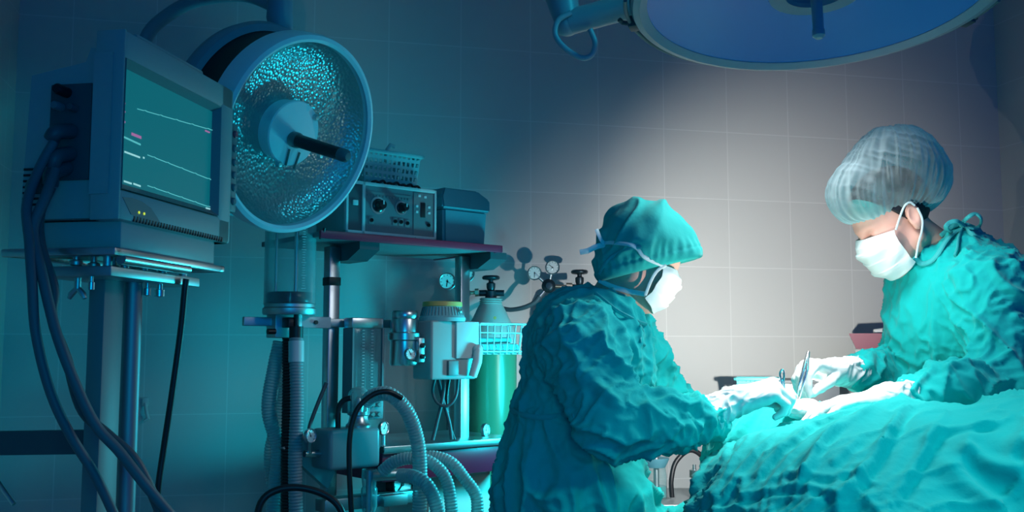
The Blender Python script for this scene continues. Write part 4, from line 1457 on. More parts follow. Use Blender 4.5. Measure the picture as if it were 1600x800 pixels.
def gas_cylinder(px, Y, label, r=0.097, y_wheel=434, y_neck=467, y_sh=528, y_paint=548):
    c = P(px, 500, Y)
    fr = Frame((c.x, c.y, 0))
    t_ = thing('gas_cylinder', label, 'gas cylinder', fr, 'gas cylinders behind the cart')
    Z = lambda py: P(px, py, Y).z
    MB().lathe([(0, 0), (r * 0.9, 0), (r, 0.012), (r, Z(y_paint))], seg=56).done('cylinder_body', M['green'], t_)
    MB().lathe([(r, Z(y_paint)), (r, Z(y_sh)), (r * 0.93, Z(y_sh - 14)), (r * 0.72, Z(y_sh - 30)), (r * 0.52, Z(y_neck + 14)), (r * 0.40, Z(y_neck + 6)), (r * 0.40, Z(y_neck)), (0, Z(y_neck))], seg=56).done('shoulder', M['pale_paint'], t_)
    ng = MB()
    for k in range(4):
        ng.lathe([(r * 0.40, 0), (r * 0.46, 0.004), (r * 0.40, 0.008)], (0, 0, Z(y_neck + 12) + k * 0.008), (0, 0, 1), 32)
    ng.done('neck_ring', M['pale_paint'], t_)
    v_ = MB()
    v_.lathe([(0.022, Z(y_neck)), (0.022, Z(y_neck - 12)), (0.014, Z(y_neck - 14)), (0.017, Z(y_neck - 18)), (0.017, Z(y_neck - 24)), (0.009, Z(y_neck - 26)), (0.009, Z(y_wheel))], seg=24)
    zo_ = Z(y_neck - 9)
    v_.cyl((-0.045, 0, zo_), (0.05, 0, zo_), 0.012, seg=16)
    v_ = v_.done('valve', M['bronze'], t_)
    w_ = MB()
    zw = Z(y_wheel)
    w_.tube([(0.026 * math.cos(k * math.pi / 12), 0.026 * math.sin(k * math.pi / 12), zw) for k in range(24)], 0.008, 10, closed=True)
    for k in range(3):
        a_ = k * 2.094
        w_.cyl((0, 0, zw), (0.026 * math.cos(a_), 0.026 * math.sin(a_), zw), 0.005, seg=8)
    w_.lathe([(0, zw - 0.01), (0.010, zw - 0.01), (0.010, zw + 0.008), (0, zw + 0.010)], seg=16)
    w_.done('hand_wheel', M['bronze'], v_)
    return t_, fr, zo_


cy1, f1, zo1 = gas_cylinder(767, 3.72, 'green gas cylinder with pale shoulder behind the wire basket')
cy2, f2_, zo2_ = gas_cylinder(906, 3.84, 'gas cylinder whose valve shows just behind the bending person', r=0.085, y_wheel=425, y_neck=458, y_sh=500, y_paint=530)
MB().lathe([(0.006, 0), (0.006, 0.004), (0, 0.005)], f1.loc(P(774, 498, 3.72)) + Vector((0, -0.10, 0)), (0, -1, 0), 12).done('seal', M['yellow'], cy1)


def regulator(fr, label, nut, body, gauges, outlet, rg_=0.028):
    """pressure regulator: nut on the valve, round body, two gauges"""
    o = thing('pressure_regulator', label, 'regulator', fr, 'pressure regulators on the gas cylinders')
    nut, body = fr.loc(nut), fr.loc(body)
    MB().cyl(nut, nut.lerp(body, 0.25), 0.015, seg=6).cyl(nut.lerp(body, 0.2), body, 0.007, seg=14).done('inlet_pipe', M['brass'], o)
    MB().lathe([(0.0, -0.02), (0.020, -0.02), (0.027, -0.012), (0.027, 0.012), (0.020, 0.02), (0.012, 0.022), (0.012, 0.03), (0, 0.031)], body, (0, -1, 0), 28).done('regulator_body', M['bronze'], o)
    for (g, nd) in gauges:
        gl3 = fr.loc(g)
        MB().cyl(body, gl3, 0.006, seg=12).done('gauge_stem', M['steel_dull'], o)
        gauge_part(o, gl3, (0.1, -1, 0), rg_, nd)
    MB().cyl(body, fr.loc(outlet), 0.008, seg=12).done('outlet', M['steel'], o)
    return o


regulator(f1, 'regulator with gauges partly behind the right cart post', P(748, 457, 3.72), P(724, 458, 3.72), ((P(699, 440, 3.71), 3.0), (P(728, 428, 3.73), 0.5)), P(712, 474, 3.70), 0.033)
regulator(f2_, 'regulator with two white gauges left of the bending person', P(894, 448, 3.84), P(857, 447, 3.84), ((P(835, 427, 3.83), 3.1), (P(863, 418, 3.83), 0.9)), P(843, 463, 3.83))
hose('gas_hose', 'grey gas hose curving from the regulator down behind the green cylinder', 'hose', [(843, 463, 3.83), (836, 472, 3.83), (820, 480, 3.84), (798, 484, 3.87), (772, 482, 3.90), (742, 500, 3.92), (728, 560, 3.92), (726, 700, 3.92)], 0.009, M['cable_mid'], plain=True)
hose('gas_hose', 'grey gas hose below the regulator partly behind the cart post', 'hose', [(712, 474, 3.70), (704, 484, 3.70), (700, 520, 3.71), (700, 600, 3.72), (702, 720, 3.72)], 0.008, M['cable_mid'], plain=True)

# ------------------------------------------------------------------ trolley with suction jars behind the surgeons
tz = P(1060, 778, 3.5).z
tl, tr_ = P(968, 778, 3.35).x, P(1122, 778, 3.35).x
tro = thing('steel_trolley', 'low steel trolley carrying suction jars behind the two people', 'trolley', Frame((0, 3.35, 0)))
MB().box((tl, 0, tz - 0.02), (tr_, 0.40, tz), 0.004).done('top', M['steel_tray'], tro)
MB().box((tl, 0, 0.25), (tr_, 0.40, 0.265), 0.004).done('lower_shelf', M['steel_tray'], tro)
for x in (tl + 0.015, tr_ - 0.015):
    for y in (0.015, 0.385):
        MB().cyl((x, y, 0), (x, y, tz - 0.01), 0.011, seg=14).done('leg', M['steel'], tro)


def jar(px, Y, py_lid, r, label, kind):
    c = P(px, 760, Y)
    fr = Frame((c.x, c.y, tz))
    j = thing('suction_jar', label, 'jar', fr, 'suction jars on the low trolley')
    h_ = P(px, py_lid, Y).z - tz
    MB().lathe([(0, 0.001), (r * 0.94, 0.001), (r, 0.008), (r, h_ - 0.03), (r * 0.92, h_ - 0.012), (r * 0.88, h_)], seg=44).done('jar_glass', M['glass'], j)
    MB().lathe([(0, 0.004), (r * 0.93, 0.004), (r * 0.95, 0.01), (r * 0.95, h_ * 0.38), (0, h_ * 0.38)], seg=36).done('liquid', M['green_liquid'], j)
    if kind:
        MB().lathe([(0, h_ - 0.004), (r * 0.9, h_ - 0.004), (r * 1.22, h_ + 0.022), (r * 1.22, h_ + 0.028), (r * 0.5, h_ + 0.020), (0, h_ + 0.018)], seg=40).done('lid', M['blue_box'], j)
        MB().cyl((0.004, 0, h_ - 0.09), (0.004, 0, h_ + 0.10), 0.010, seg=16).done('tube_stub', M['steel_dull'], j)
    else:
        MB().lathe([(0, h_ - 0.004), (r * 1.05, h_ - 0.004), (r * 1.05, h_ + 0.022), (0, h_ + 0.024)], seg=40).done('lid', M['steel_dull'], j)
        for s in (-1, 1):
            MB().cyl((s * r * 0.5, 0, h_ + 0.02), (s * r * 0.5, 0, h_ + 0.04), 0.006, seg=10).done('tube_stub', M['steel'], j)
    return j


jar(1024, 3.5, 728, 0.040, 'suction jar with flared lid under the bent forearm', 1)
jar(994, 3.6, 728, 0.036, 'suction jar half hidden by the gown, left of the flared one', 0)
jar(1092, 3.5, 744, 0.030, 'narrow suction jar beside the drape edge', 0)
hose('black_tube', 'black tube arched between the suction jars beside the drape', 'tube', [(1050, 777, 3.46), (1049, 750, 3.46), (1056, 722, 3.47), (1076, 704, 3.48), (1094, 710, 3.49), (1103, 728, 3.5), (1098, 742, 3.5)], 0.0085, M['black'], plain=True)

# ------------------------------------------------------------------ instrument table and supply trolley against the back wall (right)
ty = 3.72
tzz = P(1200, 632, ty).z
ta, tb = P(1205, 632, ty).x, P(1322, 632, ty).x
tab = thing('instrument_table', 'grey steel instrument table against the back wall behind the hands', 'table', Frame((0, ty, 0)))
MB().box((ta - 0.13, -0.02, tzz - 0.025), (tb, 0.30, tzz), 0.004).done('top', M['steel_tray'], tab)
for x in (ta - 0.11, tb - 0.02):
    for y in (0, 0.28):
        MB().cyl((x, y, 0), (x, y, tzz - 0.01), 0.012, seg=12).done('leg', M['steel'], tab)
c0 = P(1216, 594, ty)
cc = thing('steel_case', 'low grey steel case on the instrument table between the hands', 'case', Frame((0, ty, tzz)))
MB().box((c0.x + 0.03, 0.03, 0.001), (tb - 0.01, 0.25, c0.z - tzz - 0.012), 0.006).done('case_body', M['steel_tray'], cc)
MB().box((c0.x + 0.026, 0.026, c0.z - tzz - 0.014), (tb - 0.006, 0.254, c0.z - tzz), 0.005).done('lid', M['casing_dark'], cc)
b0, b1 = P(1150, 590, ty), P(1212, 590, ty)
plastic_basket('plastic_basket', 'teal perforated plastic basket on the table behind the gloved wrist', Frame((b0.x, ty - 0.005, tzz + 0.001), (math.cos(R(-14)), math.sin(R(-14)), 0)), b1.x - b0.x, 0.10, b0.z - tzz, 0.012, M['teal_plastic'], 10, 5)
sy = 3.9
s0, s1 = P(1333, 545, sy).x, P(1333, 545, sy).x + 0.36
SF = Frame((s0, sy, 0), (math.cos(R(-19)), math.sin(R(-19)), 0))
st = thing('supply_trolley', 'supply trolley with red top and teal drawers behind the standing person', 'trolley', SF)
zt_, zm_ = P(1333, 521, sy).z, P(1333, 545, sy).z
rt = MB()
rt.prism([(0.012, 0.0, zm_), (0.36, 0.0, zm_), (0.372, -0.012, zt_), (-0.014, -0.012, zt_)], (0, 0, 0), (0, 0.34, 0))
rt.done('red_top', M['red_dull'], st, smooth=False)
MB().box((0.006, 0.005, 0.10), (0.354, 0.335, zm_), 0.006).done('cabinet', M['casing'], st)
for k in range(7):
    z1_ = zm_ - 0.012 - k * 0.14
    for h2 in range(2):
        d_ = MB().box((0.026 + h2 * 0.165, -0.006, z1_ - 0.12), (0.172 + h2 * 0.165, 0.01, z1_), 0.004).done('drawer', M['teal_plastic'], st)
        MB().box((0.07 + h2 * 0.165, -0.016, z1_ - 0.05), (0.13 + h2 * 0.165, -0.004, z1_ - 0.035), 0.003).done('drawer_handle', M['white'], d_)
for x in (0.05, 0.31):
    for y in (0.05, 0.29):
        MB().cyl((x, y - 0.012, 0.04), (x, y + 0.012, 0.04), 0.04).box((x - 0.012, y - 0.016, 0.045), (x + 0.012, y + 0.016, 0.105), 0.003).done('castor', M['black'], st)
wr = MB().tube([(0.08, 0.05, zt_ + 0.007), (0.16, 0.08, zt_ + 0.011), (0.24, 0.06, zt_ + 0.007)], [0.010, 0.016, 0.010], 12, flat=0.6).done('paper_packet', M['white'])
wr.matrix_world = SF.M
tag(wr, 'white paper packet lying on the red topped trolley', 'packet')

# ------------------------------------------------------------------ the draped patient on the table (right front)
def crest(px, py, Y, r):
    p = P(px, py, Y)
    return (p.x, p.y, p.z - r)


DY = 2.10
axis_pts = [crest(1234, 670, DY, 0.20), crest(1330, 654, DY, 0.24), crest(1430, 640, DY, 0.27), crest(1600, 631, DY, 0.29), crest(2150, 630, DY, 0.30)]
rr = [0.20, 0.24, 0.27, 0.29, 0.30]
h = 0.0066
f = Field((axis_pts[0][0] - 0.36, 1.60, 0.42), (axis_pts[-1][0] + 0.05, 2.86, 1.25), h)
f.chain(axis_pts, rr, 0.05)
# wider flanks towards the camera and away
for dy, dz in ((-0.13, -0.055), (0.07, -0.012)):
    f.chain([(p[0] + 0.03, p[1] + dy, p[2] + dz) for p in axis_pts], [r * 0.88 for r in rr], 0.08)
# table edge that carries the hanging cloth
f.rbox(((axis_pts[0][0] - 0.19 + axis_pts[-1][0]) / 2 + 0.0, 2.08, 0.62), ((axis_pts[-1][0] - axis_pts[0][0] + 0.30) / 2, 0.32, 0.27), 0.10, k=0.10)
# far side ridge behind the left hand
q0, q1 = P(1185, 640, 2.44), P(1320, 636, 2.42)
f.cone((q0.x, q0.y, q0.z - 0.12), (q1.x, q1.y, q1.z - 0.12), 0.12, 0.12, 0.08)
# hollow between the legs low on the right
d0, d1 = P(1490, 700, 1.80), P(1640, 800, 1.72)
f.cone(d0, d1, 0.05, 0.10, 0.12, 's')
f.cut((0, 0, 0.47), (0, 0, -1))
f.cut((axis_pts[-1][0], 0, 0), (1, 0, 0))
V, F = f.nets()
V = relax(V, F, 2)
N = vert_normals(V, F)
keep = ~((V[F][:, :, 2] < 0.478).all(1))
ax_ = np.array(P(1440, 640, 2.16) - P(1330, 800, 1.86))
A1 = aniso(V, ax_, 0.9, 8.0, 0.6, 11)
A2 = aniso(V, ax_ + np.array((0.25, 0, 0)), 2.2, 19.0, 0.7, 21)
low = np.clip((1.10 - V[:, 2]) / 0.14, 0, 1)
left = np.clip((P(1420, 700, 1.95).x - V[:, 0]) / 0.35, 0, 1)
crum = low * (0.35 + 0.65 * left)
side_hang = np.clip((0.98 - V[:, 2]) / 0.2, 0, 1)
disp = 0.018 * ridge(A1, 1, 4.0) + 0.010 * (noise(A1 * 0.6, 4)) + 0.007 * ridge(A2, 2, 3.0)
cr1 = aniso(V, np.array((1.0, 0.0, 0.55)), 8, 22, 0.8, 5)
cr2 = aniso(V, np.array((1.0, 0.3, -0.6)), 12, 34, 0.8, 6)
disp += crum * (0.011 * (ridge(cr1, 5, 2.2) - 0.25) + 0.006 * (ridge(cr2, 6, 2.2) - 0.25))
hang = np.stack([V[:, 0] * 14, V[:, 1] * 14, V[:, 2] * 1.5], 1)
disp += side_hang * 0.02 * noise(hang, 9)
# long creases of the cloth, each with a crest and a valley beside it
base_bvh = BVHTree.FromPolygons([tuple(v) for v in V], [tuple(int(i) for i in q_) for q_ in F])
creases = [
    (0.013, 0.012, [(1420, 637), (1394, 671), (1360, 724), (1319, 780), (1300, 799)]),
    (0.010, 0.011, [(1322, 664), (1285, 701), (1262, 739), (1244, 776)]),
    (0.008, 0.010, [(1277, 664), (1240, 690), (1210, 709), (1180, 745)]),
    (0.009, 0.012, [(1469, 669), (1446, 701), (1416, 746), (1397, 780)]),
    (0.008, 0.011, [(1562, 662), (1517, 667), (1465, 671), (1442, 694)]),
    (0.006, 0.009, [(1356, 645), (1311, 656), (1262, 667)]),
    (0.008, 0.010, [(1163, 678), (1135, 712), (1104, 750), (1084, 795)]),
    (0.006, 0.009, [(1210, 679), (1176, 709), (1150, 742), (1130, 790)]),
    (0.007, 0.010, [(1345, 690), (1320, 715), (1300, 735)]),
    (0.018, 0.030, [(1470, 712), (1500, 752), (1530, 780), (1560, 799)]),
    (0.012, 0.024, [(1500, 690), (1545, 725), (1600, 745)]),
    (0.006, 0.010, [(1380, 760), (1340, 745), (1290, 752), (1230, 740)]),
    (0.006, 0.010, [(1330, 790), (1270, 768), (1210, 766), (1150, 775)]),
]
for (amp, wid, pts) in creases:
    w3 = []
    for p in pts:
        r_ = base_bvh.ray_cast(CAM, ray(*p).normalized())
        if r_[0] is not None:
            w3.append(r_[0])
    if len(w3) < 2:
        continue
    w3 = np.array([tuple(p) for p in spline(w3, 0.02)])
    best = np.full(len(V), 9.0)
    sgn = np.zeros(len(V))
    tt = np.zeros(len(V))
    for i in range(len(w3) - 1):
        ba = w3[i + 1] - w3[i]
        t = np.clip(((V - w3[i]) @ ba) / (ba @ ba), 0, 1)
        rel = V - w3[i] - t[:, None] * ba
        dd = np.linalg.norm(rel, axis=1)
        better = dd < best
        best = np.where(better, dd, best)
        side_ = np.sign((np.cross(ba, rel) * N).sum(1))
        sgn = np.where(better, side_, sgn)
        tt = np.where(better, (i + t) / (len(w3) - 1), tt)
    wob = 1 + 0.5 * noise(V * 18, 60)
    fade = np.clip(np.minimum(tt, 1 - tt) * 6 + 0.15, 0, 1)
    sd = best * sgn
    wid = wid * 0.72
    disp += amp * fade * wob * (np.exp(-(sd / wid) ** 2) - 0.75 * np.exp(-((sd - wid * 2.0) / (wid * 1.3)) ** 2))
V = V + N * disp[:, None]
drape = sheet_object('surgical_drape', V, F[keep], M['drape'])
tag(drape, 'wrinkled teal surgical drape spread over the patient on the table', 'drape')
drape_bvh = BVHTree.FromPolygons([tuple(v) for v in V], [tuple(int(i) for i in q_) for q_ in F])


def hit(bvh, px, py, out=0.004):
    d = ray(px, py).normalized()
    r_ = bvh.ray_cast(CAM, d)
    if r_[0] is None:
        return None
    return r_[0] - d * out


# operating table under the drape
tx0, tx1 = axis_pts[0][0] - 0.05, axis_pts[-1][0] - 0.1
ot = thing('operating_table', 'operating table pedestal under the teal drape', 'table', Frame(((tx0 + tx1) / 2, 2.08, 0)))
hw = (tx1 - tx0) / 2
MB().box((-hw, -0.25, 0.72), (hw, 0.25, 0.80), 0.02).done('table_top', M['black'], ot)
MB().box((-0.16, -0.14, 0.10), (0.16, 0.14, 0.73), 0.02).done('column', M['steel_dull'], ot)
MB().box((-0.5, -0.25, 0.0), (0.5, 0.25, 0.11), 0.02).done('base', M['casing_dark'], ot)


# ------------------------------------------------------------------ people
class Head:
    """head space: x forward, y to the person's left, z up; origin between the ears"""

    def __init__(self, eye, facing, nod, yaw=0.0, s=1.0):
        fx = Vector((facing, 0, 0))
        fx = Matrix.Rotation(yaw, 3, 'Z') @ fx
        fwd = (fx * math.cos(nod) + Vector((0, 0, -math.sin(nod)))).normalized()
        up = (fx * math.sin(nod) + Vector((0, 0, math.cos(nod)))).normalized()
        left = up.cross(fwd)
        self.R = Matrix((fwd, left, up)).transposed()
        self.Rn = np.array(self.R)
        self.s = s
        self.o = Vector(eye) - fwd * 0.086 * s

    def __call__(self, x, y, z):
        return tuple(self.o + self.R @ (Vector((x, y, z)) * self.s))

    def build(self, f):
        s = self.s
        R_ = self.Rn
        E = lambda c, r, k=0.015, op='u': f.ell(self(*c), [q_ * s for q_ in r], R_, k * s, op)
        C = lambda a, b, ra, rb, k=0.012, op='u': f.cone(self(*a), self(*b), ra * s, rb * s, k * s, op)
        E((-0.008, 0, 0.036), (0.099, 0.076, 0.086))
        E((0.03, 0, -0.035), (0.060, 0.060, 0.082), 0.03)
        for y in (-1, 1):
            C((0.0, y * 0.050, -0.062), (0.066, y * 0.014, -0.104), 0.022, 0.018, 0.03)
            C((0.070, y * 0.034, 0.020), (0.086, y * 0.010, 0.018), 0.011, 0.010, 0.015)
            E((0.056, y * 0.044, -0.030), (0.024, 0.020, 0.022), 0.02)
        C((0.066, 0, -0.104), (0.072, 0, -0.106), 0.020, 0.018, 0.02)
        for y in (-1, 1):
            C((0.086, y * 0.034, -0.002), (0.087, y * 0.032, -0.003), 0.011, 0.011, 0.012, 's')
            E((0.074, y * 0.033, -0.003), (0.0135, 0.015, 0.0125), 0.004)
        C((0.090, 0, 0.004), (0.108, 0, -0.036), 0.007, 0.0105, 0.012)
        for y in (-1, 1):
            E((0.099, y * 0.010, -0.041), (0.010, 0.008, 0.007), 0.006)
        E((0.088, 0, -0.062), (0.010, 0.022, 0.006), 0.006)
        E((0.085, 0, -0.074), (0.010, 0.019, 0.007), 0.006)
        # ears
        rot = R_ @ np.array(Euler((0, R(-12), 0)).to_matrix())
        for y in (-1, 1):
            f.ell(self(-0.008, y * 0.080, -0.008), [0.019 * s, 0.010 * s, 0.032 * s], rot, 0.006 * s)
            f.ell(self(-0.003, y * 0.089, -0.004), [0.010 * s, 0.008 * s, 0.019 * s], rot, 0.004 * s, 's')
            E((0.000, y * 0.080, -0.034), (0.010, 0.006, 0.010), 0.005)


def px_chain(f, pts, k):
    f.chain([tuple(P(a, b, c)) for (a, b, c, r) in pts], [r for (_, _, _, r) in pts], k)


def bounds(pts, m):
    a = np.array(pts)
    return a.min(0) - m, a.max(0) + m


def seg_weight(V, a, b, r):
    a, b = np.array(a), np.array(b)
    ba = b - a
    t = np.clip(((V - a) @ ba) / (ba @ ba), 0, 1)
    d = np.linalg.norm(V - a - t[:, None] * ba, axis=1)
    return np.exp(-(np.maximum(d - r * 1.15, 0) / 0.035) ** 2), t


def cloth(V, N, arms, trunk_axis, seed, waist_z, amp=1.0):
    """creases: slanting across the sleeves, long and hanging below the waist, crumpled between"""
    w_arm = np.zeros(len(V))
    d = np.zeros(len(V))
    for k, (a, b, r) in enumerate(arms):
        w, t = seg_weight(V, a, b, r)
        a_, b_ = np.array(a), np.array(b)
        dr = (b_ - a_) / np.linalg.norm(b_ - a_)
        slant = np.cross(dr, (0, 0.8, 0.6)) * 0.8 + dr * 0.75
        c1 = aniso(V, slant, 2.6, 15, 0.65, seed + k)
        c2 = aniso(V, np.cross(dr, (0.3, -1, 0.2)) + dr * 0.3, 5.0, 25, 0.6, seed + k + 9)
        c3 = aniso(V, slant * np.array((1, 1, -1)), 6.0, 40, 0.6, seed + k + 13)
        dd = 0.018 * (ridge(c1, seed + k, 2.4) - 0.22) + 0.010 * (ridge(c2, seed + k + 4, 2.6) - 0.2) + 0.0035 * ridge(c3, seed + k + 6, 2.0)
        new = w * np.clip(1 - w_arm, 0, 1)
        d += new * dd
        w_arm = np.clip(w_arm + w, 0, 1)
    tr = aniso(V, trunk_axis, 1.8, 11, 0.6, seed + 30)
    tr2 = aniso(V, np.array(trunk_axis) + np.array((0.5, 0.3, 0.0)), 4, 24, 0.6, seed + 40)
    tr3 = aniso(V, np.array(trunk_axis) * np.array((-1, 1, 1)), 5, 36, 0.6, seed + 45)
    dt = 0.014 * (ridge(tr, seed + 31, 2.4) - 0.22) + 0.008 * (ridge(tr2, seed + 32, 2.6) - 0.2) + 0.003 * ridge(tr3, seed + 33, 2.0)
    low = np.clip((waist_z + 0.03 - V[:, 2]) / 0.14, 0, 1)
    sk = np.stack([V[:, 0] * 13, V[:, 1] * 13, V[:, 2] * 2.6], 1) + 1.1 * np.stack([noise(V * 4, seed + 50 + i) for i in range(3)], 1)
    ds = 0.026 * (ridge(sk, seed + 51, 2.0) - 0.3) + 0.006 * (ridge(warped(V, 16, 0.8, seed + 52), seed + 53, 1.5) - 0.35)
    d += (1 - w_arm) * (dt * (1 - low) + ds * low)
    gather = np.exp(-((V[:, 2] - waist_z) / 0.05) ** 2) * (1 - w_arm)
    gp = np.stack([V[:, 0] * 45, V[:, 1] * 45, V[:, 2] * 5], 1)
    d += gather * (0.006 * ridge(gp, seed + 60, 1.3) - 0.010)
    fine = 0.0022 * noise(warped(V, 45, 0.8, seed + 70), seed + 71)
    return V + N * ((d + fine) * amp)[:, None]


def field_part(f, name, material, root, cloth_fn=None, smooth_it=2, drop=None):
    V, F = f.nets()
    V = relax(V, F, smooth_it)
    if cloth_fn is not None:
        V = cloth_fn(V, vert_normals(V, F))
        V = relax(V, F, 1, 0.3)
    if drop is not None:
        F = F[~drop(V[F].mean(1))]
    o = sheet_object(name, V, F, material, root, root.matrix_world.inverted() if root else None)
    return o, V, F


def bvh_of(*VF):
    vs, fs, n = [], [], 0
    for V, F in VF:
        vs += [tuple(v) for v in V]
        fs += [tuple(int(i) + n for i in q_) for q_ in F]
        n += len(V)
    return BVHTree.FromPolygons(vs, fs)


def face_mask(head, root, nu=48, nv=40, sag=1.0):
    """pleated mask wrapped from cheek to cheek, nose bridge to under the chin"""
    inv = root.matrix_world.inverted()
    bm = bmesh.new()
    grid = []
    for j in range(nv + 1):
        t = j / nv
        row = []
        for i in range(nu + 1):
            u = -1 + 2 * i / nu
            ph = u * R(72)
            prof = np.interp(t, [0, 0.12, 0.30, 0.55, 0.80, 1.0], [0.100, 0.116, 0.125, 0.118, 0.112, 0.090])
            wide = np.interp(t, [0, 0.2, 0.6, 1.0], [0.075, 0.079, 0.079, 0.070])
            pl = (t * 4.2) % 1.0
            fold = 0.0045 * (1 - pl) * (1 - abs(u) ** 3) * (1 if 0.1 < t < 0.9 else 0.3)
            crx = 0.0016 * math.sin(u * 9 + t * 14)
            x = (prof + fold + crx - 0.028) * math.cos(ph) ** 0.9 + 0.028
            y = (wide + 0.5 * fold + crx) * math.sin(ph) / math.sin(R(72))
            edge = abs(u) ** 2
            z = 0.002 - 0.126 * t - 0.012 * edge * (1 - t) + 0.020 * edge * t
            row.append(bm.verts.new(inv @ Vector(head(x, y, z))))
        grid.append(row)
    for j in range(nv):
        for i in range(nu):
            bm.faces.new((grid[j][i], grid[j][i + 1], grid[j + 1][i + 1], grid[j + 1][i]))
    bmesh.ops.recalc_face_normals(bm, faces=bm.faces)
    r_ = bmesh.ops.solidify(bm, geom=bm.faces[:], thickness=0.002)
    bmesh.ops.recalc_face_normals(bm, faces=bm.faces)
    me = bpy.data.meshes.new('face_mask')
    bm.to_mesh(me)
    bm.free()
    o = link_mesh('face_mask', me, M['mask'], root)
    return o


def ribbon(name, pts, r, flat, material, root, up=(0, -1, 0)):
    top = root
    while top.parent is not None:
        top = top.parent
    inv = top.matrix_world.inverted()
    return MB().tube([inv @ Vector(p) for p in spline(pts, 0.006)], r, 8, flat=flat, up=None).done(name, material, root)


def arm_glove(name, root, Wr, fwd, dorsal, side, flex, splay, thumb, back, cuff_r, s=1.0, h=0.0024, seed=1, sleeve_r=0.030):
    """gloved hand: palm, four fingers, thumb, and the glove's sleeve running back to 'back'"""
    X = Vector(fwd).normalized()
    Z = Vector(dorsal)
    Z = (Z - X * Z.dot(X)).normalized()
    Y = Z.cross(X) * side
    Wr = Vector(Wr)
    w = lambda x, y, z: tuple(Wr + (X * x + Y * y + Z * z) * s)
    chains = []
    mcp = [(0.090, 0.030, 0.001), (0.095, 0.010, 0.004), (0.090, -0.011, 0.002), (0.080, -0.030, -0.003)]
    lens = [(0.043, 0.026, 0.021), (0.047, 0.030, 0.022), (0.043, 0.028, 0.021), (0.034, 0.021, 0.019)]
    for i in range(4):
        th = 0.0
        p = Vector(mcp[i])
        pts = [p]
        for L, fx in zip(lens[i], flex[i]):
            th += fx
            sp = splay[i]
            p = p + Vector((math.cos(th) * math.cos(sp), math.sin(sp), -math.sin(th))) * L
            pts.append(p)
        k_ = 0.9 if i == 3 else 1.0
        chains.append(([w(*p_) for p_ in pts], [0.0118 * k_ * s, 0.0105 * k_ * s, 0.0094 * k_ * s, 0.0078 * k_ * s]))
    p = Vector((0.020, 0.020, -0.010))
    pts = [p]
    for L, d_ in zip((0.044, 0.034, 0.027), thumb):
        p = p + Vector(d_).normalized() * L
        pts.append(p)
    chains.append(([w(*p_) for p_ in pts], [0.017 * s, 0.0130 * s, 0.0112 * s, 0.0092 * s]))
    allp = [q_ for c_ in chains for q_ in c_[0]] + [tuple(Wr), tuple(back)]
    lo, hi = bounds(allp, cuff_r + 0.03)
    f = Field(lo, hi, h)
    for m_ in mcp:
        f.cone(w(0.006, m_[1] * 0.55, -0.002), w(m_[0], m_[1], m_[2] - 0.002), 0.019 * s, 0.0135 * s, 0.012 * s)
    f.cone(w(0.015, -0.020, -0.012), w(0.06, -0.024, -0.010), 0.015 * s, 0.012 * s, 0.012)
    for c_, r_ in chains:
        for i in range(3):
            f.cone(c_[i], c_[i + 1], r_[i], r_[i + 1], 0.004)
    f.cone(w(-0.012, 0.006, 0), w(0.012, 0.004, 0), 0.023 * s, 0.022 * s, 0.02)
    f.cone(w(-0.012, -0.006, 0), w(0.012, -0.006, 0), 0.023 * s, 0.022 * s, 0.02)
    B = Vector(back)
    f.cone(w(-0.01, 0, 0), tuple(Wr.lerp(B, 0.55)), 0.027 * s, sleeve_r, 0.02)
    f.cone(tuple(Wr.lerp(B, 0.55)), tuple(B), sleeve_r, cuff_r, 0.015)
    bd = (B - Wr).normalized()
    f.cut(tuple(B), tuple(bd), 0.004)
    bl_ = (B - Wr).length

    def wr(V, N):
        t = np.clip(((V - np.array(Wr)) @ np.array(bd)) / bl_, -1, 1)
        on = np.clip(t * 4 + 0.2, 0, 1)
        c1 = aniso(V, np.cross(np.array(bd), (0, 0.8, 0.5)) + 0.5 * np.array(bd), 9, 38, 1.2, seed)
        c2 = aniso(V, np.array(X) + 0.5 * np.array(Y), 10, 70, 0.5, seed + 8)
        rel = V - np.array(Wr)
        lx = rel @ np.array(X) / s
        back_ = np.clip(rel @ np.array(Z) / 0.012, 0, 1) * np.clip((0.085 - lx) / 0.02, 0, 1)
        base = 0.0010 * noise(V * 60, seed + 3) + 0.0030 * back_ * (ridge(c2, seed + 9, 1.6) - 0.3)
        return V + N * (base + on * 0.0075 * (ridge(c1, seed + 5, 1.5) - 0.35))[:, None]

    o, V, F = field_part(f, name, M['glove'], root, wr, 1)
    return o, chains


def shoe(root, at, ang):
    inv = root.matrix_world.inverted()
    m = inv @ Matrix.Translation(Vector(at)) @ Matrix.Rotation(ang, 4, 'Z')
    b_ = MB()
    prof = [(-0.085, 0.034, 0.085), (-0.06, 0.040, 0.10), (0.0, 0.042, 0.10), (0.06, 0.046, 0.075), (0.12, 0.046, 0.058), (0.16, 0.038, 0.05), (0.18, 0.018, 0.035)]
    rings = []
    for (x, w_, h_) in prof:
        rings.append([b_.bm.verts.new(m @ Vector((x, w_ * math.cos(a_), max(0, h_ * 0.5 + h_ * 0.5 * math.sin(a_)) if math.sin(a_) > -0.75 else 0)))
                      for a_ in (2 * math.pi * k / 16 for k in range(16))])
    for A_, B_ in zip(rings, rings[1:]):
        for k in range(16):
            b_.bm.faces.new((A_[k], A_[(k + 1) % 16], B_[(k + 1) % 16], B_[k]))
    b_.bm.faces.new(rings[0])
    b_.bm.faces.new(list(reversed(rings[-1])))
    return b_.done('shoe', M['shoe'], root)


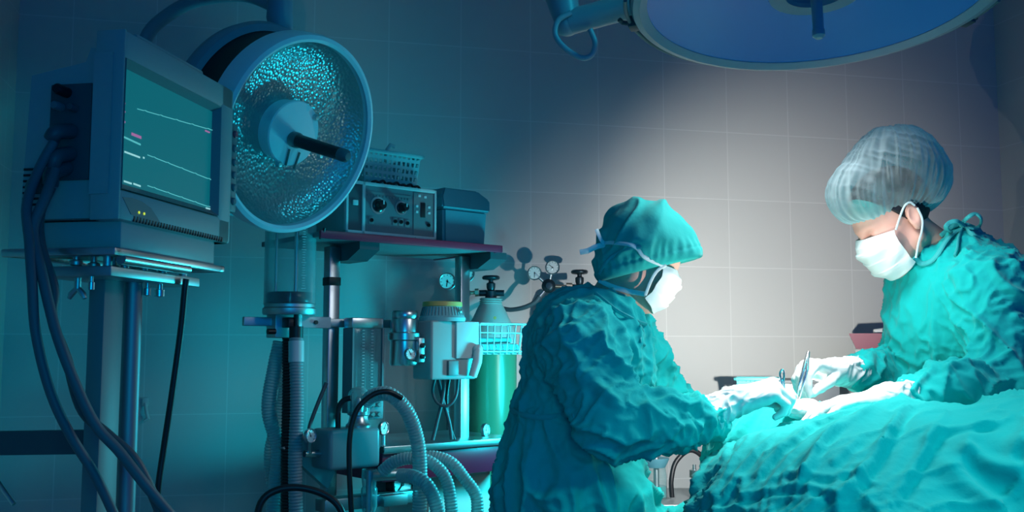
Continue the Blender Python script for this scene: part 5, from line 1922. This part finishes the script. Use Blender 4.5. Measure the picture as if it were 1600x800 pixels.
def legs(f, hip, feet, k=0.05):
    for s_, ft in zip((-1, 1), feet):
        hp_ = (hip[0], hip[1] + s_ * 0.09, hip[2])
        kn_ = ((hp_[0] + ft[0]) / 2 + ft[2] * 0.05, (hp_[1] + ft[1]) / 2, 0.50)
        f.chain([hp_, kn_, (ft[0], ft[1], 0.085)], [0.088, 0.058, 0.040], k)
        f.cone((ft[0], ft[1], 0.05), (ft[0] + ft[2] * 0.14, ft[1], 0.032), 0.036, 0.026, 0.02)


# ---------------- the bending person (left)
def bending_person():
    base = P(890, 760, 2.42)
    root = thing('person', 'person in teal gown and hood cap bending from the left, wearing a pale mask', 'person', Frame((base.x, base.y, 0)))
    hd = Head(P(1050, 422, 2.38), 1, R(27), 0.0, 0.94)
    # near arm is the right arm
    near = [(908, 538, 2.25, 0.086), (955, 660, 2.17, 0.072), (1030, 661, 2.19, 0.062), (1104, 656, 2.22, 0.045)]
    far = [(978, 530, 2.60, 0.080), (1046, 642, 2.68, 0.062), (1142, 680, 2.64, 0.043)]
    pelvis = P(885, 770, 2.42)
    feet = [(base.x + 0.02, base.y - 0.12, 1), (base.x + 0.10, base.y + 0.12, 1)]
    # body
    lo, hi = bounds([tuple(hd(0.13, 0, 0.14)), tuple(hd(-0.12, 0, -0.1)), tuple(P(*near[0][:3])), tuple(P(*near[3][:3])), tuple(P(*far[1][:3])), (base.x, base.y - 0.25, 0.0), (base.x + 0.25, base.y + 0.25, 0.0)], 0.14)
    lo[2] = -0.01
    f = Field(lo, hi, 0.005)
    hd.build(f)
    nb = P(950, 492, 2.42)
    f.cone(hd(-0.022, 0, -0.05), tuple(nb), 0.050, 0.056, 0.03)
    f.cone(hd(0.015, 0, -0.08), tuple(P(975, 492, 2.42)), 0.036, 0.045, 0.03)
    f.ell(tuple(P(918, 565, 2.42)), (0.105, 0.16, 0.15), None, 0.06)
    f.ell(tuple(P(890, 670, 2.42)), (0.10, 0.135, 0.13), None, 0.06)
    f.ell(tuple(pelvis), (0.115, 0.15, 0.12), None, 0.06)
    for arm in (near, far):
        px_chain(f, [(a, b, c, r * 0.62) for (a, b, c, r) in arm], 0.03)
    legs(f, tuple(pelvis), feet)
    body, bV, bF = field_part(f, 'body', M['skin'], root)
    # hair at the nape
    f = Field(*bounds([hd(0, 0, 0.03)], 0.15), 0.004)
    f.ell(hd(-0.009, 0, 0.030), [0.0945, 0.0745, 0.088], hd.Rn, 0.0)
    f.cut(hd(0.038, 0, 0), hd.R @ Vector((1, 0, -0.15)))
    f.cut(hd(0, 0, -0.058), hd.R @ Vector((0.35, 0, -1)))
    for y in (-1, 1):
        f.ell(hd(-0.004, y * 0.088, -0.01), [0.024, 0.02, 0.036], hd.Rn, 0.0, 's')
    _, hV, hF = field_part(f, 'hair', M['hair'], root)
    # hood cap with a wide front brim
    lo, hi = bounds([tuple(P(925, 310, 2.2)), tuple(P(1100, 470, 2.56))], 0.02)
    f = Field(lo, hi, 0.0036)
    c0 = P(1001, 379, 2.38)
    f.cone(tuple(c0 + Vector((0, -0.012, 0))), tuple(P(1048, 398, 2.38)), 0.099, 0.070, 0.02)
    f.cone(tuple(c0 + Vector((0, 0.012, 0))), tuple(P(1048, 398, 2.38)), 0.099, 0.070, 0.02)
    f.ell(hd(-0.008, 0, 0.036), [0.104, 0.086, 0.094], hd.Rn, 0.02)
    for y in (-0.045, 0, 0.045):
        f.cone(tuple(c0 + Vector((0.02, y * 0.5, 0.012))), tuple(P(1079, 396, 2.38 + y)), 0.083, 0.016, 0.02)
    f.ell(tuple(P(964, 420, 2.38)), (0.056, 0.078, 0.05), None, 0.03)
    cn = Vector((0.235, 0, -0.97)).normalized()
    co = P(1020, 420, 2.38)
    f.cut(tuple(co), tuple(cn), 0.004)
    # open underside so the brow shows beneath the brim
    f.cone(tuple(P(1055, 422, 2.38)), tuple(P(1072, 418, 2.38)), 0.045, 0.030, 0.006, 's')

    def capfold(V, N):
        hgt = -((V - np.array(co)) @ np.array(cn))
        band = np.clip((0.024 - hgt) / 0.004, 0, 1)
        up = np.clip((hgt - 0.024) / 0.02, 0, 1)
        ang = np.arctan2(V[:, 1] - 2.38, V[:, 0] - c0.x)
        pleat = np.cos(ang * 34 + 2 * noise(V * 20, 3)) * np.clip(1 - np.abs(hgt - 0.03) / 0.03, 0, 1)
        c1 = aniso(V, (0.6, 0, 0.5), 6, 15, 1.4, 77)
        seam = np.exp(-((hgt - 0.025) / 0.0022) ** 2)
        return V + N * (band * 0.0018 + 0.0016 * pleat + up * (0.010 * (ridge(c1, 78, 1.7) - 0.3) + 0.004 * noise(V * 22, 80)) - 0.0018 * seam)[:, None]

    cap, cV, cF = field_part(f, 'hood_cap', M['cap'], root, capfold)
    msk = face_mask(hd, root)
    # mask straps pressed on to the cap
    B = bvh_of((bV, bF), (hV, hF), (cV, cF))
    def on(pts, out=0.003):
        r_ = []
        for p in pts:
            if len(p) == 2:
                q_ = hit(B, *p, out)
                if q_ is not None and q_.y < 2.45:
                    r_.append(q_)
            else:
                r_.append(P(*p))
        return r_
    mc = lambda u, z, x=0.05: Vector(hd(x, u, z))
    ribbon('mask_strap', [mc(-0.076, -0.010, 0.055)] + on([(1008, 402), (996, 388), (984, 382), (966, 380), (952, 379), (944, 380)]), 0.0055, 0.3, M['strap'], msk)
    ribbon('mask_strap', [mc(-0.072, -0.095, 0.045)] + on([(986, 456), (975, 453), (960, 449), (948, 444), (936, 438)]), 0.0060, 0.3, M['strap'], msk)
    ribbon('mask_strap', [mc(-0.077, -0.006, 0.058), mc(-0.080, -0.03, 0.045), mc(-0.080, -0.06, 0.042), mc(-0.073, -0.098, 0.046)], 0.004, 0.5, M['strap'], msk)
    ribbon('strap_end', [P(945, 381, 2.33), P(940, 376, 2.32), P(936, 368, 2.32), P(932, 358, 2.32)], 0.006, 0.3, M['strap'], msk)
    ribbon('strap_end', [P(945, 382, 2.33), P(930, 386, 2.32), P(918, 392, 2.32), P(906, 394, 2.32)], 0.0065, 0.35, M['strap'], msk)
    ribbon('cap_tie', on([(1002, 386), (980, 389), (960, 398), (945, 412), (936, 428)], 0.002), 0.0045, 0.4, M['tie'], cap)
    # gown
    lo, hi = bounds([tuple(P(780, 470, 2.4)), tuple(P(1160, 600, 2.05)), tuple(P(1160, 600, 2.75)), (base.x, base.y, 0.36), tuple(P(770, 800, 2.65))], 0.09)
    lo[2] = 0.34
    f = Field(lo, hi, 0.0052)
    f.ell(tuple(P(913, 565, 2.42)), (0.148, 0.195, 0.165), None, 0.05)
    f.ell(tuple(P(918, 520, 2.42)), (0.115, 0.17, 0.085), None, 0.06)
    f.cone(tuple(P(955, 498, 2.34)), tuple(P(955, 498, 2.50)), 0.055, 0.055, 0.05)
    f.cone(tuple(P(905, 500, 2.36)), tuple(P(905, 500, 2.50)), 0.055, 0.055, 0.05)
    f.ell(tuple(P(960, 570, 2.43)), (0.085, 0.16, 0.13), None, 0.05)
    f.ell(tuple(P(880, 655, 2.42)), (0.138, 0.175, 0.12), None, 0.05)
    f.ell(tuple(P(885, 760, 2.42)), (0.160, 0.195, 0.15), None, 0.06)
    f.chain([tuple(P(890, 760, 2.42)), (base.x + 0.03, base.y, 0.38)], [0.17, 0.23], 0.06)
    # thigh pushing the skirt forward
    px_chain(f, [(895, 755, 2.36, 0.12), (955, 805, 2.36, 0.07), (1030, 870, 2.37, 0.05)], 0.06)
    px_chain(f, [(925, 725, 2.40, 0.085), (975, 782, 2.42, 0.050), (1030, 826, 2.43, 0.042), (1056, 850, 2.43, 0.04)], 0.05)
    f.cone(tuple(P(960, 815, 2.40)), (P(1000, 840, 2.40).x, 2.40, 0.42), 0.08, 0.11, 0.06)
    px_chain(f, near, 0.035)
    px_chain(f, far, 0.03)
    # neck opening
    f.cone(tuple(P(962, 452, 2.41)), tuple(P(966, 488, 2.41)), 0.050, 0.056, 0.010, 's')
    f.cut((0, 0, 0.40), (0, 0, -1))
    we = P(1104, 656, 2.22)
    arms = [(tuple(P(*near[0][:3])), tuple(P(*near[1][:3])), 0.08), (tuple(P(*near[1][:3])), tuple(P(*near[3][:3])), 0.065),
            (tuple(P(*far[0][:3])), tuple(P(*far[1][:3])), 0.08), (tuple(P(*far[1][:3])), tuple(P(*far[2][:3])), 0.06)]
    wz = P(880, 648, 2.4).z
    gown, gV, gF = field_part(f, 'gown', M['gown'], root, lambda V, N: cloth(V, N, arms, (0.55, 0.1, 0.8), 100, wz), 2, lambda c: c[:, 2] < 0.406)
    B = bvh_of((gV, gF))
    def ong(pts, out=0.003):
        return [q_ for q_ in (hit(B, *p, out) for p in pts) if q_ is not None]
    ribbon('neck_binding', ong([(930, 458), (945, 470), (962, 484), (980, 494), (998, 503), (1010, 507)]), 0.005, 0.5, M['tie'], gown)
    ribbon('waist_tie', ong([(797, 640), (815, 648), (840, 652), (862, 651), (880, 648), (896, 650)]), 0.006, 0.35, M['tie'], gown)
    ribbon('front_tie', ong([(1000, 508), (1006, 520), (1001, 532), (1008, 540)], 0.004) or [P(1000, 508, 2.4), P(1008, 540, 2.4)], 0.003, 0.6, M['tie'], gown)
    # gloves
    wr = P(1150, 625, 2.25)
    fl = [(0.95, 1.15, 0.6), (1.0, 1.2, 0.65), (1.0, 1.25, 0.7), (1.0, 1.25, 0.7)]
    arm_glove('glove', root, wr, P(1200, 609, 2.24) - wr, (0.15, -0.30, 0.95), 1, fl, (0.04, 0.0, -0.03, -0.06),
              ((0.75, 0.35, -0.55), (0.9, -0.1, -0.45), (0.85, -0.25, -0.45)), P(1104, 652, 2.22), 0.046, 1.02, seed=201, sleeve_r=0.033)
    wr2 = P(1170, 664, 2.60)
    fl2 = [(0.25, 0.3, 0.2)] * 4
    arm_glove('glove', root, wr2, P(1222, 650, 2.56) - wr2, (-0.2, 0.0, 1), -1, fl2, (0.06, 0.0, -0.05, -0.1),
              ((0.7, 0.7, -0.2), (0.9, 0.4, -0.2), (0.95, 0.2, -0.2)), P(1134, 681, 2.64), 0.045, 1.0, h=0.003, seed=211)
    for ft in feet:
        shoe(root, (ft[0], ft[1], 0), 0)
    inv = root.matrix_world.inverted()
    for s_, ft in zip((-1, 1), feet):
        hp_ = Vector((pelvis.x, pelvis.y + s_ * 0.09, pelvis.z - 0.05))
        kn_ = Vector(((hp_.x + ft[0]) / 2 + 0.05, (hp_.y + ft[1]) / 2, 0.50))
        MB().tube([inv @ hp_, inv @ kn_, inv @ Vector((ft[0], ft[1], 0.09))], [0.085, 0.066, 0.055], 24).done('trouser_leg', M['trouser'], root)
    return root, hd


# ---------------- the standing person (right)
def standing_person():
    base = P(1500, 700, 2.66)
    root = thing('person', 'person in teal gown and puffy pale cap standing behind the table, head bowed', 'person', Frame((base.x, base.y, 0)))
    hd = Head(P(1353, 371, 2.60), -1, R(34), R(8), 1.08)
    near = [(1543, 450, 2.46, 0.082), (1570, 598, 2.40, 0.070), (1495, 606, 2.34, 0.060), (1420, 622, 2.30, 0.042)]
    far = [(1450, 445, 2.86, 0.078), (1412, 570, 2.84, 0.064), (1380, 586, 2.70, 0.056), (1340, 581, 2.56, 0.043)]
    pelvis = P(1500, 745, 2.68)
    feet = [(base.x, base.y - 0.11, -1), (base.x + 0.02, base.y + 0.13, -1)]
    lo, hi = bounds([tuple(hd(0.14, 0, 0.14)), tuple(hd(-0.12, 0, -0.1)), tuple(P(*near[1][:3])), tuple(P(*near[3][:3])), tuple(P(*far[1][:3])), tuple(P(*far[3][:3])), (base.x - 0.2, base.y - 0.25, 0.0), (base.x + 0.2, base.y + 0.25, 0.0)], 0.13)
    lo[2] = -0.01
    f = Field(lo, hi, 0.005)
    hd.build(f)
    f.cone(hd(-0.02, 0, -0.05), tuple(P(1475, 405, 2.66)), 0.055, 0.062, 0.03)
    f.cone(hd(0.012, 0, -0.075), tuple(P(1455, 412, 2.66)), 0.038, 0.050, 0.03)
    f.ell(tuple(P(1495, 490, 2.66)), (0.115, 0.17, 0.16), None, 0.06)
    f.ell(tuple(P(1495, 620, 2.67)), (0.11, 0.145, 0.16), None, 0.06)
    f.ell(tuple(pelvis), (0.115, 0.16, 0.12), None, 0.06)
    for arm in (near, far):
        px_chain(f, [(a, b, c, r * 0.62) for (a, b, c, r) in arm], 0.03)
    legs(f, tuple(pelvis), feet)
    body, bV, bF = field_part(f, 'body', M['skin'], root)
    s = hd.s
    f = Field(*bounds([hd(0, 0, 0.03)], 0.16), 0.004)
    f.ell(hd(-0.012, 0, 0.032), [0.104 * s, 0.082 * s, 0.095 * s], hd.Rn, 0.0)
    f.cut(hd(0.012, 0, 0), hd.R @ Vector((1, 0, -0.55)))
    f.cut(hd(0, 0, -0.055), hd.R @ Vector((0.4, 0, -1)))
    for y in (-1, 1):
        f.ell(hd(-0.004, y * 0.088, -0.012), [0.024, 0.02, 0.036], hd.Rn, 0.0, 's')
    field_part(f, 'hair', M['hair'], root)
    # puffy pleated cap
    lo, hi = bounds([tuple(P(1290, 195, 2.45)), tuple(P(1480, 365, 2.78))], 0.03)
    f = Field(lo, hi, 0.0036)
    px_chain(f, [(1343, 301, 2.60, 0.078), (1400, 266, 2.62, 0.104), (1426, 276, 2.63, 0.082)], 0.05)
    for dy in (-0.03, 0.03):
        px_chain(f, [(1350, 303, 2.60 + dy, 0.074), (1402, 270, 2.62 + dy, 0.098), (1424, 280, 2.63 + dy, 0.08)], 0.05)
    cn = Vector((0.13, 0, -0.99)).normalized()
    co = P(1395, 347, 2.60)
    f.cut(tuple(co), tuple(cn), 0.015)
    ctr = P(1390, 290, 2.61)

    def puff(V, N):
        hgt = -((V - np.array(co)) @ np.array(cn))
        ang = np.arctan2(V[:, 1] - ctr.y, V[:, 0] - ctr.x)
        el = np.clip(1 - hgt / 0.20, 0, 1)
        pleat = np.cos(ang * 42 + 3.0 * noise(V * 9, 91)) * (0.35 + 0.65 * el)
        pinch = np.exp(-(hgt / 0.012) ** 2)
        long_ = ridge(np.stack([np.cos(ang) * 6, np.sin(ang) * 6, hgt * 6], 1), 93, 1.4)
        top = ridge(np.stack([V[:, 0] * 14 + V[:, 2] * 30, V[:, 1] * 8, V[:, 2] * 12], 1), 95, 1.2)
        return V + N * (0.0017 * pleat + 0.006 * (long_ - 0.4) * (1 - 0.5 * el) + 0.003 * top * (1 - el) - 0.006 * pinch)[:, None]

    cap, cV, cF = field_part(f, 'puffy_cap', M['bouffant'], root, puff, 2, lambda c: ((c - np.array(co)) @ np.array(cn)) > -0.0045)
    # elastic band of the cap: ring of small gathers along the cut edge
    rim = [c for c in cV if -0.014 < ((c - np.array(co)) @ np.array(cn)) < -0.003]
    ar = np.array(rim)
    an = np.arctan2(ar[:, 1] - ctr.y, ar[:, 0] - ctr.x)
    ring = []
    for k in range(90):
        a0 = -math.pi + 2 * math.pi * k / 90
        sel = ar[np.abs((an - a0 + math.pi) % (2 * math.pi) - math.pi) < 0.07]
        if len(sel):
            ring.append(sel.mean(0) + np.array((0, 0, 0.002 * (k % 2))))
    inv = root.matrix_world.inverted()
    MB().tube([inv @ Vector(p) for p in ring], 0.0056, 8, closed=True).done('elastic_band', M['tie'], cap)
    msk = face_mask(hd, root)
    for y in (-1, 1):
        ribbon('ear_loop', [hd(0.050, y * 0.076, -0.012), hd(0.030, y * 0.082, 0.006), hd(0.006, y * 0.088, 0.024), hd(-0.010, y * 0.092, 0.026), hd(-0.018, y * 0.090, 0.012)], 0.0028, 0.6, M['strap'], msk)
        ribbon('ear_loop', [hd(0.046, y * 0.074, -0.095), hd(0.024, y * 0.080, -0.070), hd(0.000, y * 0.087, -0.046), hd(-0.016, y * 0.088, -0.024), hd(-0.020, y * 0.090, 0.004)], 0.0028, 0.6, M['strap'], msk)
    # gown
    lo, hi = bounds([tuple(P(1360, 360, 2.6)), tuple(P(1640, 400, 2.2)), tuple(P(1320, 500, 3.0)), (base.x + 0.26, base.y, 0.36), (base.x - 0.26, base.y, 0.36)], 0.10)
    lo[2] = 0.34
    f = Field(lo, hi, 0.0055)
    f.ell(tuple(P(1492, 500, 2.66)), (0.172, 0.205, 0.21), None, 0.05)
    f.ell(tuple(P(1530, 440, 2.66)), (0.10, 0.19, 0.10), None, 0.06)
    f.ell(tuple(P(1462, 440, 2.66)), (0.085, 0.15, 0.09), None, 0.06)
    f.ell(tuple(P(1495, 620, 2.69)), (0.178, 0.18, 0.20), None, 0.06)
    f.cone(tuple(P(1440, 402, 2.60)), tuple(P(1440, 402, 2.74)), 0.032, 0.032, 0.05)
    f.cone(tuple(P(1505, 385, 2.60)), tuple(P(1505, 385, 2.74)), 0.045, 0.045, 0.05)
    f.chain([tuple(P(1500, 680, 2.70)), (base.x + 0.02, base.y + 0.04, 0.38)], [0.17, 0.205], 0.06)
    px_chain(f, near, 0.035)
    px_chain(f, far, 0.03)
    f.cone(tuple(P(1500, 418, 2.60)), tuple(P(1546, 448, 2.48)), 0.07, 0.085, 0.05)
    f.cone(hd(-0.03, 0, -0.05), tuple(P(1468, 392, 2.66)), 0.058, 0.066, 0.012, 's')
    f.cut((0, 0, 0.40), (0, 0, -1))
    arms = [(tuple(P(*near[0][:3])), tuple(P(*near[1][:3])), 0.08), (tuple(P(*near[1][:3])), tuple(P(*near[3][:3])), 0.06),
            (tuple(P(*far[0][:3])), tuple(P(*far[1][:3])), 0.075), (tuple(P(*far[1][:3])), tuple(P(*far[3][:3])), 0.06)]
    gown, gV, gF = field_part(f, 'gown', M['gown'], root, lambda V, N: cloth(V, N, arms, (0.12, 0.05, 1.0), 300, 0.98), 2, lambda c: c[:, 2] < 0.406)
    B = bvh_of((gV, gF), (bV, bF))
    def ong(pts, out=0.003):
        return [q_ for q_ in (hit(B, *p, out) for p in pts) if q_ is not None]
    ribbon('neck_binding', ong([(1428, 402), (1440, 412), (1455, 408), (1466, 396), (1476, 380), (1488, 366), (1504, 358)], 0.005), 0.0075, 0.6, M['tie'], gown)
    def tie_pt(a, b):
        q_ = hit(B, a, b, 0.008)
        return q_ if q_ is not None and q_.y < 2.62 else P(a, b, 2.53)
    for pts in ([(1470, 368), (1485, 356), (1500, 350), (1512, 352), (1522, 356)], [(1500, 352), (1512, 340), (1524, 334), (1533, 342), (1530, 354), (1520, 357), (1508, 354)],
                [(1508, 354), (1496, 346), (1484, 348), (1478, 356), (1488, 362), (1502, 358)], [(1504, 356), (1498, 372), (1496, 388), (1492, 400)], [(1508, 356), (1518, 366), (1530, 372)]):
        ribbon('neck_tie', [tie_pt(a, b) for a, b in pts], 0.0062, 0.6, M['tie'], gown)
    # gloves
    wr = P(1304, 580, 2.49)
    fl = [(0.75, 0.75, 0.35), (0.85, 0.85, 0.4), (0.95, 0.95, 0.45), (1.0, 1.0, 0.5)]
    arm_glove('glove', root, wr, P(1242, 567, 2.42) - wr, (0.0, 0.12, 1.0), 1, fl, (0.0, 0.0, -0.02, -0.05),
              ((0.75, 0.30, -0.55), (0.85, -0.05, -0.55), (0.80, -0.15, -0.60)), P(1342, 581, 2.56), 0.040, 1.05, seed=221, sleeve_r=0.034)
    wr2 = P(1388, 621, 2.28)
    fl2 = [(0.22, 0.28, 0.15), (0.20, 0.28, 0.15), (0.18, 0.26, 0.15), (0.15, 0.24, 0.15)]
    arm_glove('glove', root, wr2, P(1306, 630, 2.27) - wr2, (-0.22, 0.10, 1.0), -1, fl2, (0.05, 0.0, -0.05, -0.12),
              ((0.75, 0.6, -0.3), (0.9, 0.35, -0.35), (0.95, 0.15, -0.3)), P(1428, 621, 2.305), 0.042, 1.10, seed=231, sleeve_r=0.034)
    for ft in feet:
        shoe(root, (ft[0], ft[1], 0), math.pi)
    for s_, ft in zip((-1, 1), feet):
        hp_ = Vector((pelvis.x, pelvis.y + s_ * 0.09, pelvis.z - 0.05))
        kn_ = Vector(((hp_.x + ft[0]) / 2 - 0.05, (hp_.y + ft[1]) / 2, 0.50))
        MB().tube([inv @ hp_, inv @ kn_, inv @ Vector((ft[0], ft[1], 0.09))], [0.085, 0.066, 0.055], 24).done('trouser_leg', M['trouser'], root)
    return root, hd


bending_person()
standing_person()

# ------------------------------------------------------------------ instruments and gauze in the field
nh = thing('needle_holder', 'steel needle holder standing up from the left glove', 'instrument', Frame(P(1226, 640, 2.24)))
fr = Frame(P(1226, 640, 2.24))
L_ = fr.loc
for s_, dx in ((-1, 0), (1, 1)):
    t0, t1, t2 = L_(P(1220 + dx * 4, 592, 2.235)), L_(P(1222 + dx * 3, 612, 2.237)), L_(P(1232, 650, 2.24))
    MB().tube([t0, t1, t2], [0.0030, 0.0034, 0.002], 10).done('shank', M['bright_steel'], nh)
rgc = L_(P(1222, 586, 2.235))
MB().tube([rgc + Vector((0.0045 * math.cos(k * math.pi / 12), 0, 0.012 * math.sin(k * math.pi / 12))) for k in range(24)], 0.0024, 8, closed=True).done('finger_ring', M['bright_steel'], nh)
fc = thing('surgical_forceps', 'slim steel forceps held point down by the right hand glove', 'instrument', Frame(P(1246, 622, 2.36)))
fr = Frame(P(1246, 622, 2.36))
L_ = fr.loc
tp_ = P(1263, 550, 2.375)
for s_ in (-1, 1):
    MB().tube([L_(tp_), L_(P(1258 + s_ * 3, 578, 2.352)), L_(P(1251 + s_ * 3, 604, 2.350)), L_(P(1246 + s_ * 2, 626, 2.35))], [0.004, 0.0042, 0.003, 0.0014], 10).done('tine', M['bright_steel'], fc)
gz_ = P(1252, 640, 2.33)
f = Field(*bounds([tuple(gz_)], 0.07), 0.0025)
f.ell(tuple(gz_), (0.040, 0.045, 0.022), None, 0.0)
f.ell(tuple(gz_ + Vector((0.02, 0.01, 0.006))), (0.026, 0.03, 0.016), None, 0.01)
V, F = f.nets()
V = V + vert_normals(V, F) * (0.004 * (ridge(warped(V, 40, 0.9, 8), 8, 1.3) - 0.3))[:, None]
tag(sheet_object('gauze_swab', V, F, M['gauze']), 'crumpled white gauze swab on the drape between the gloves', 'gauze')
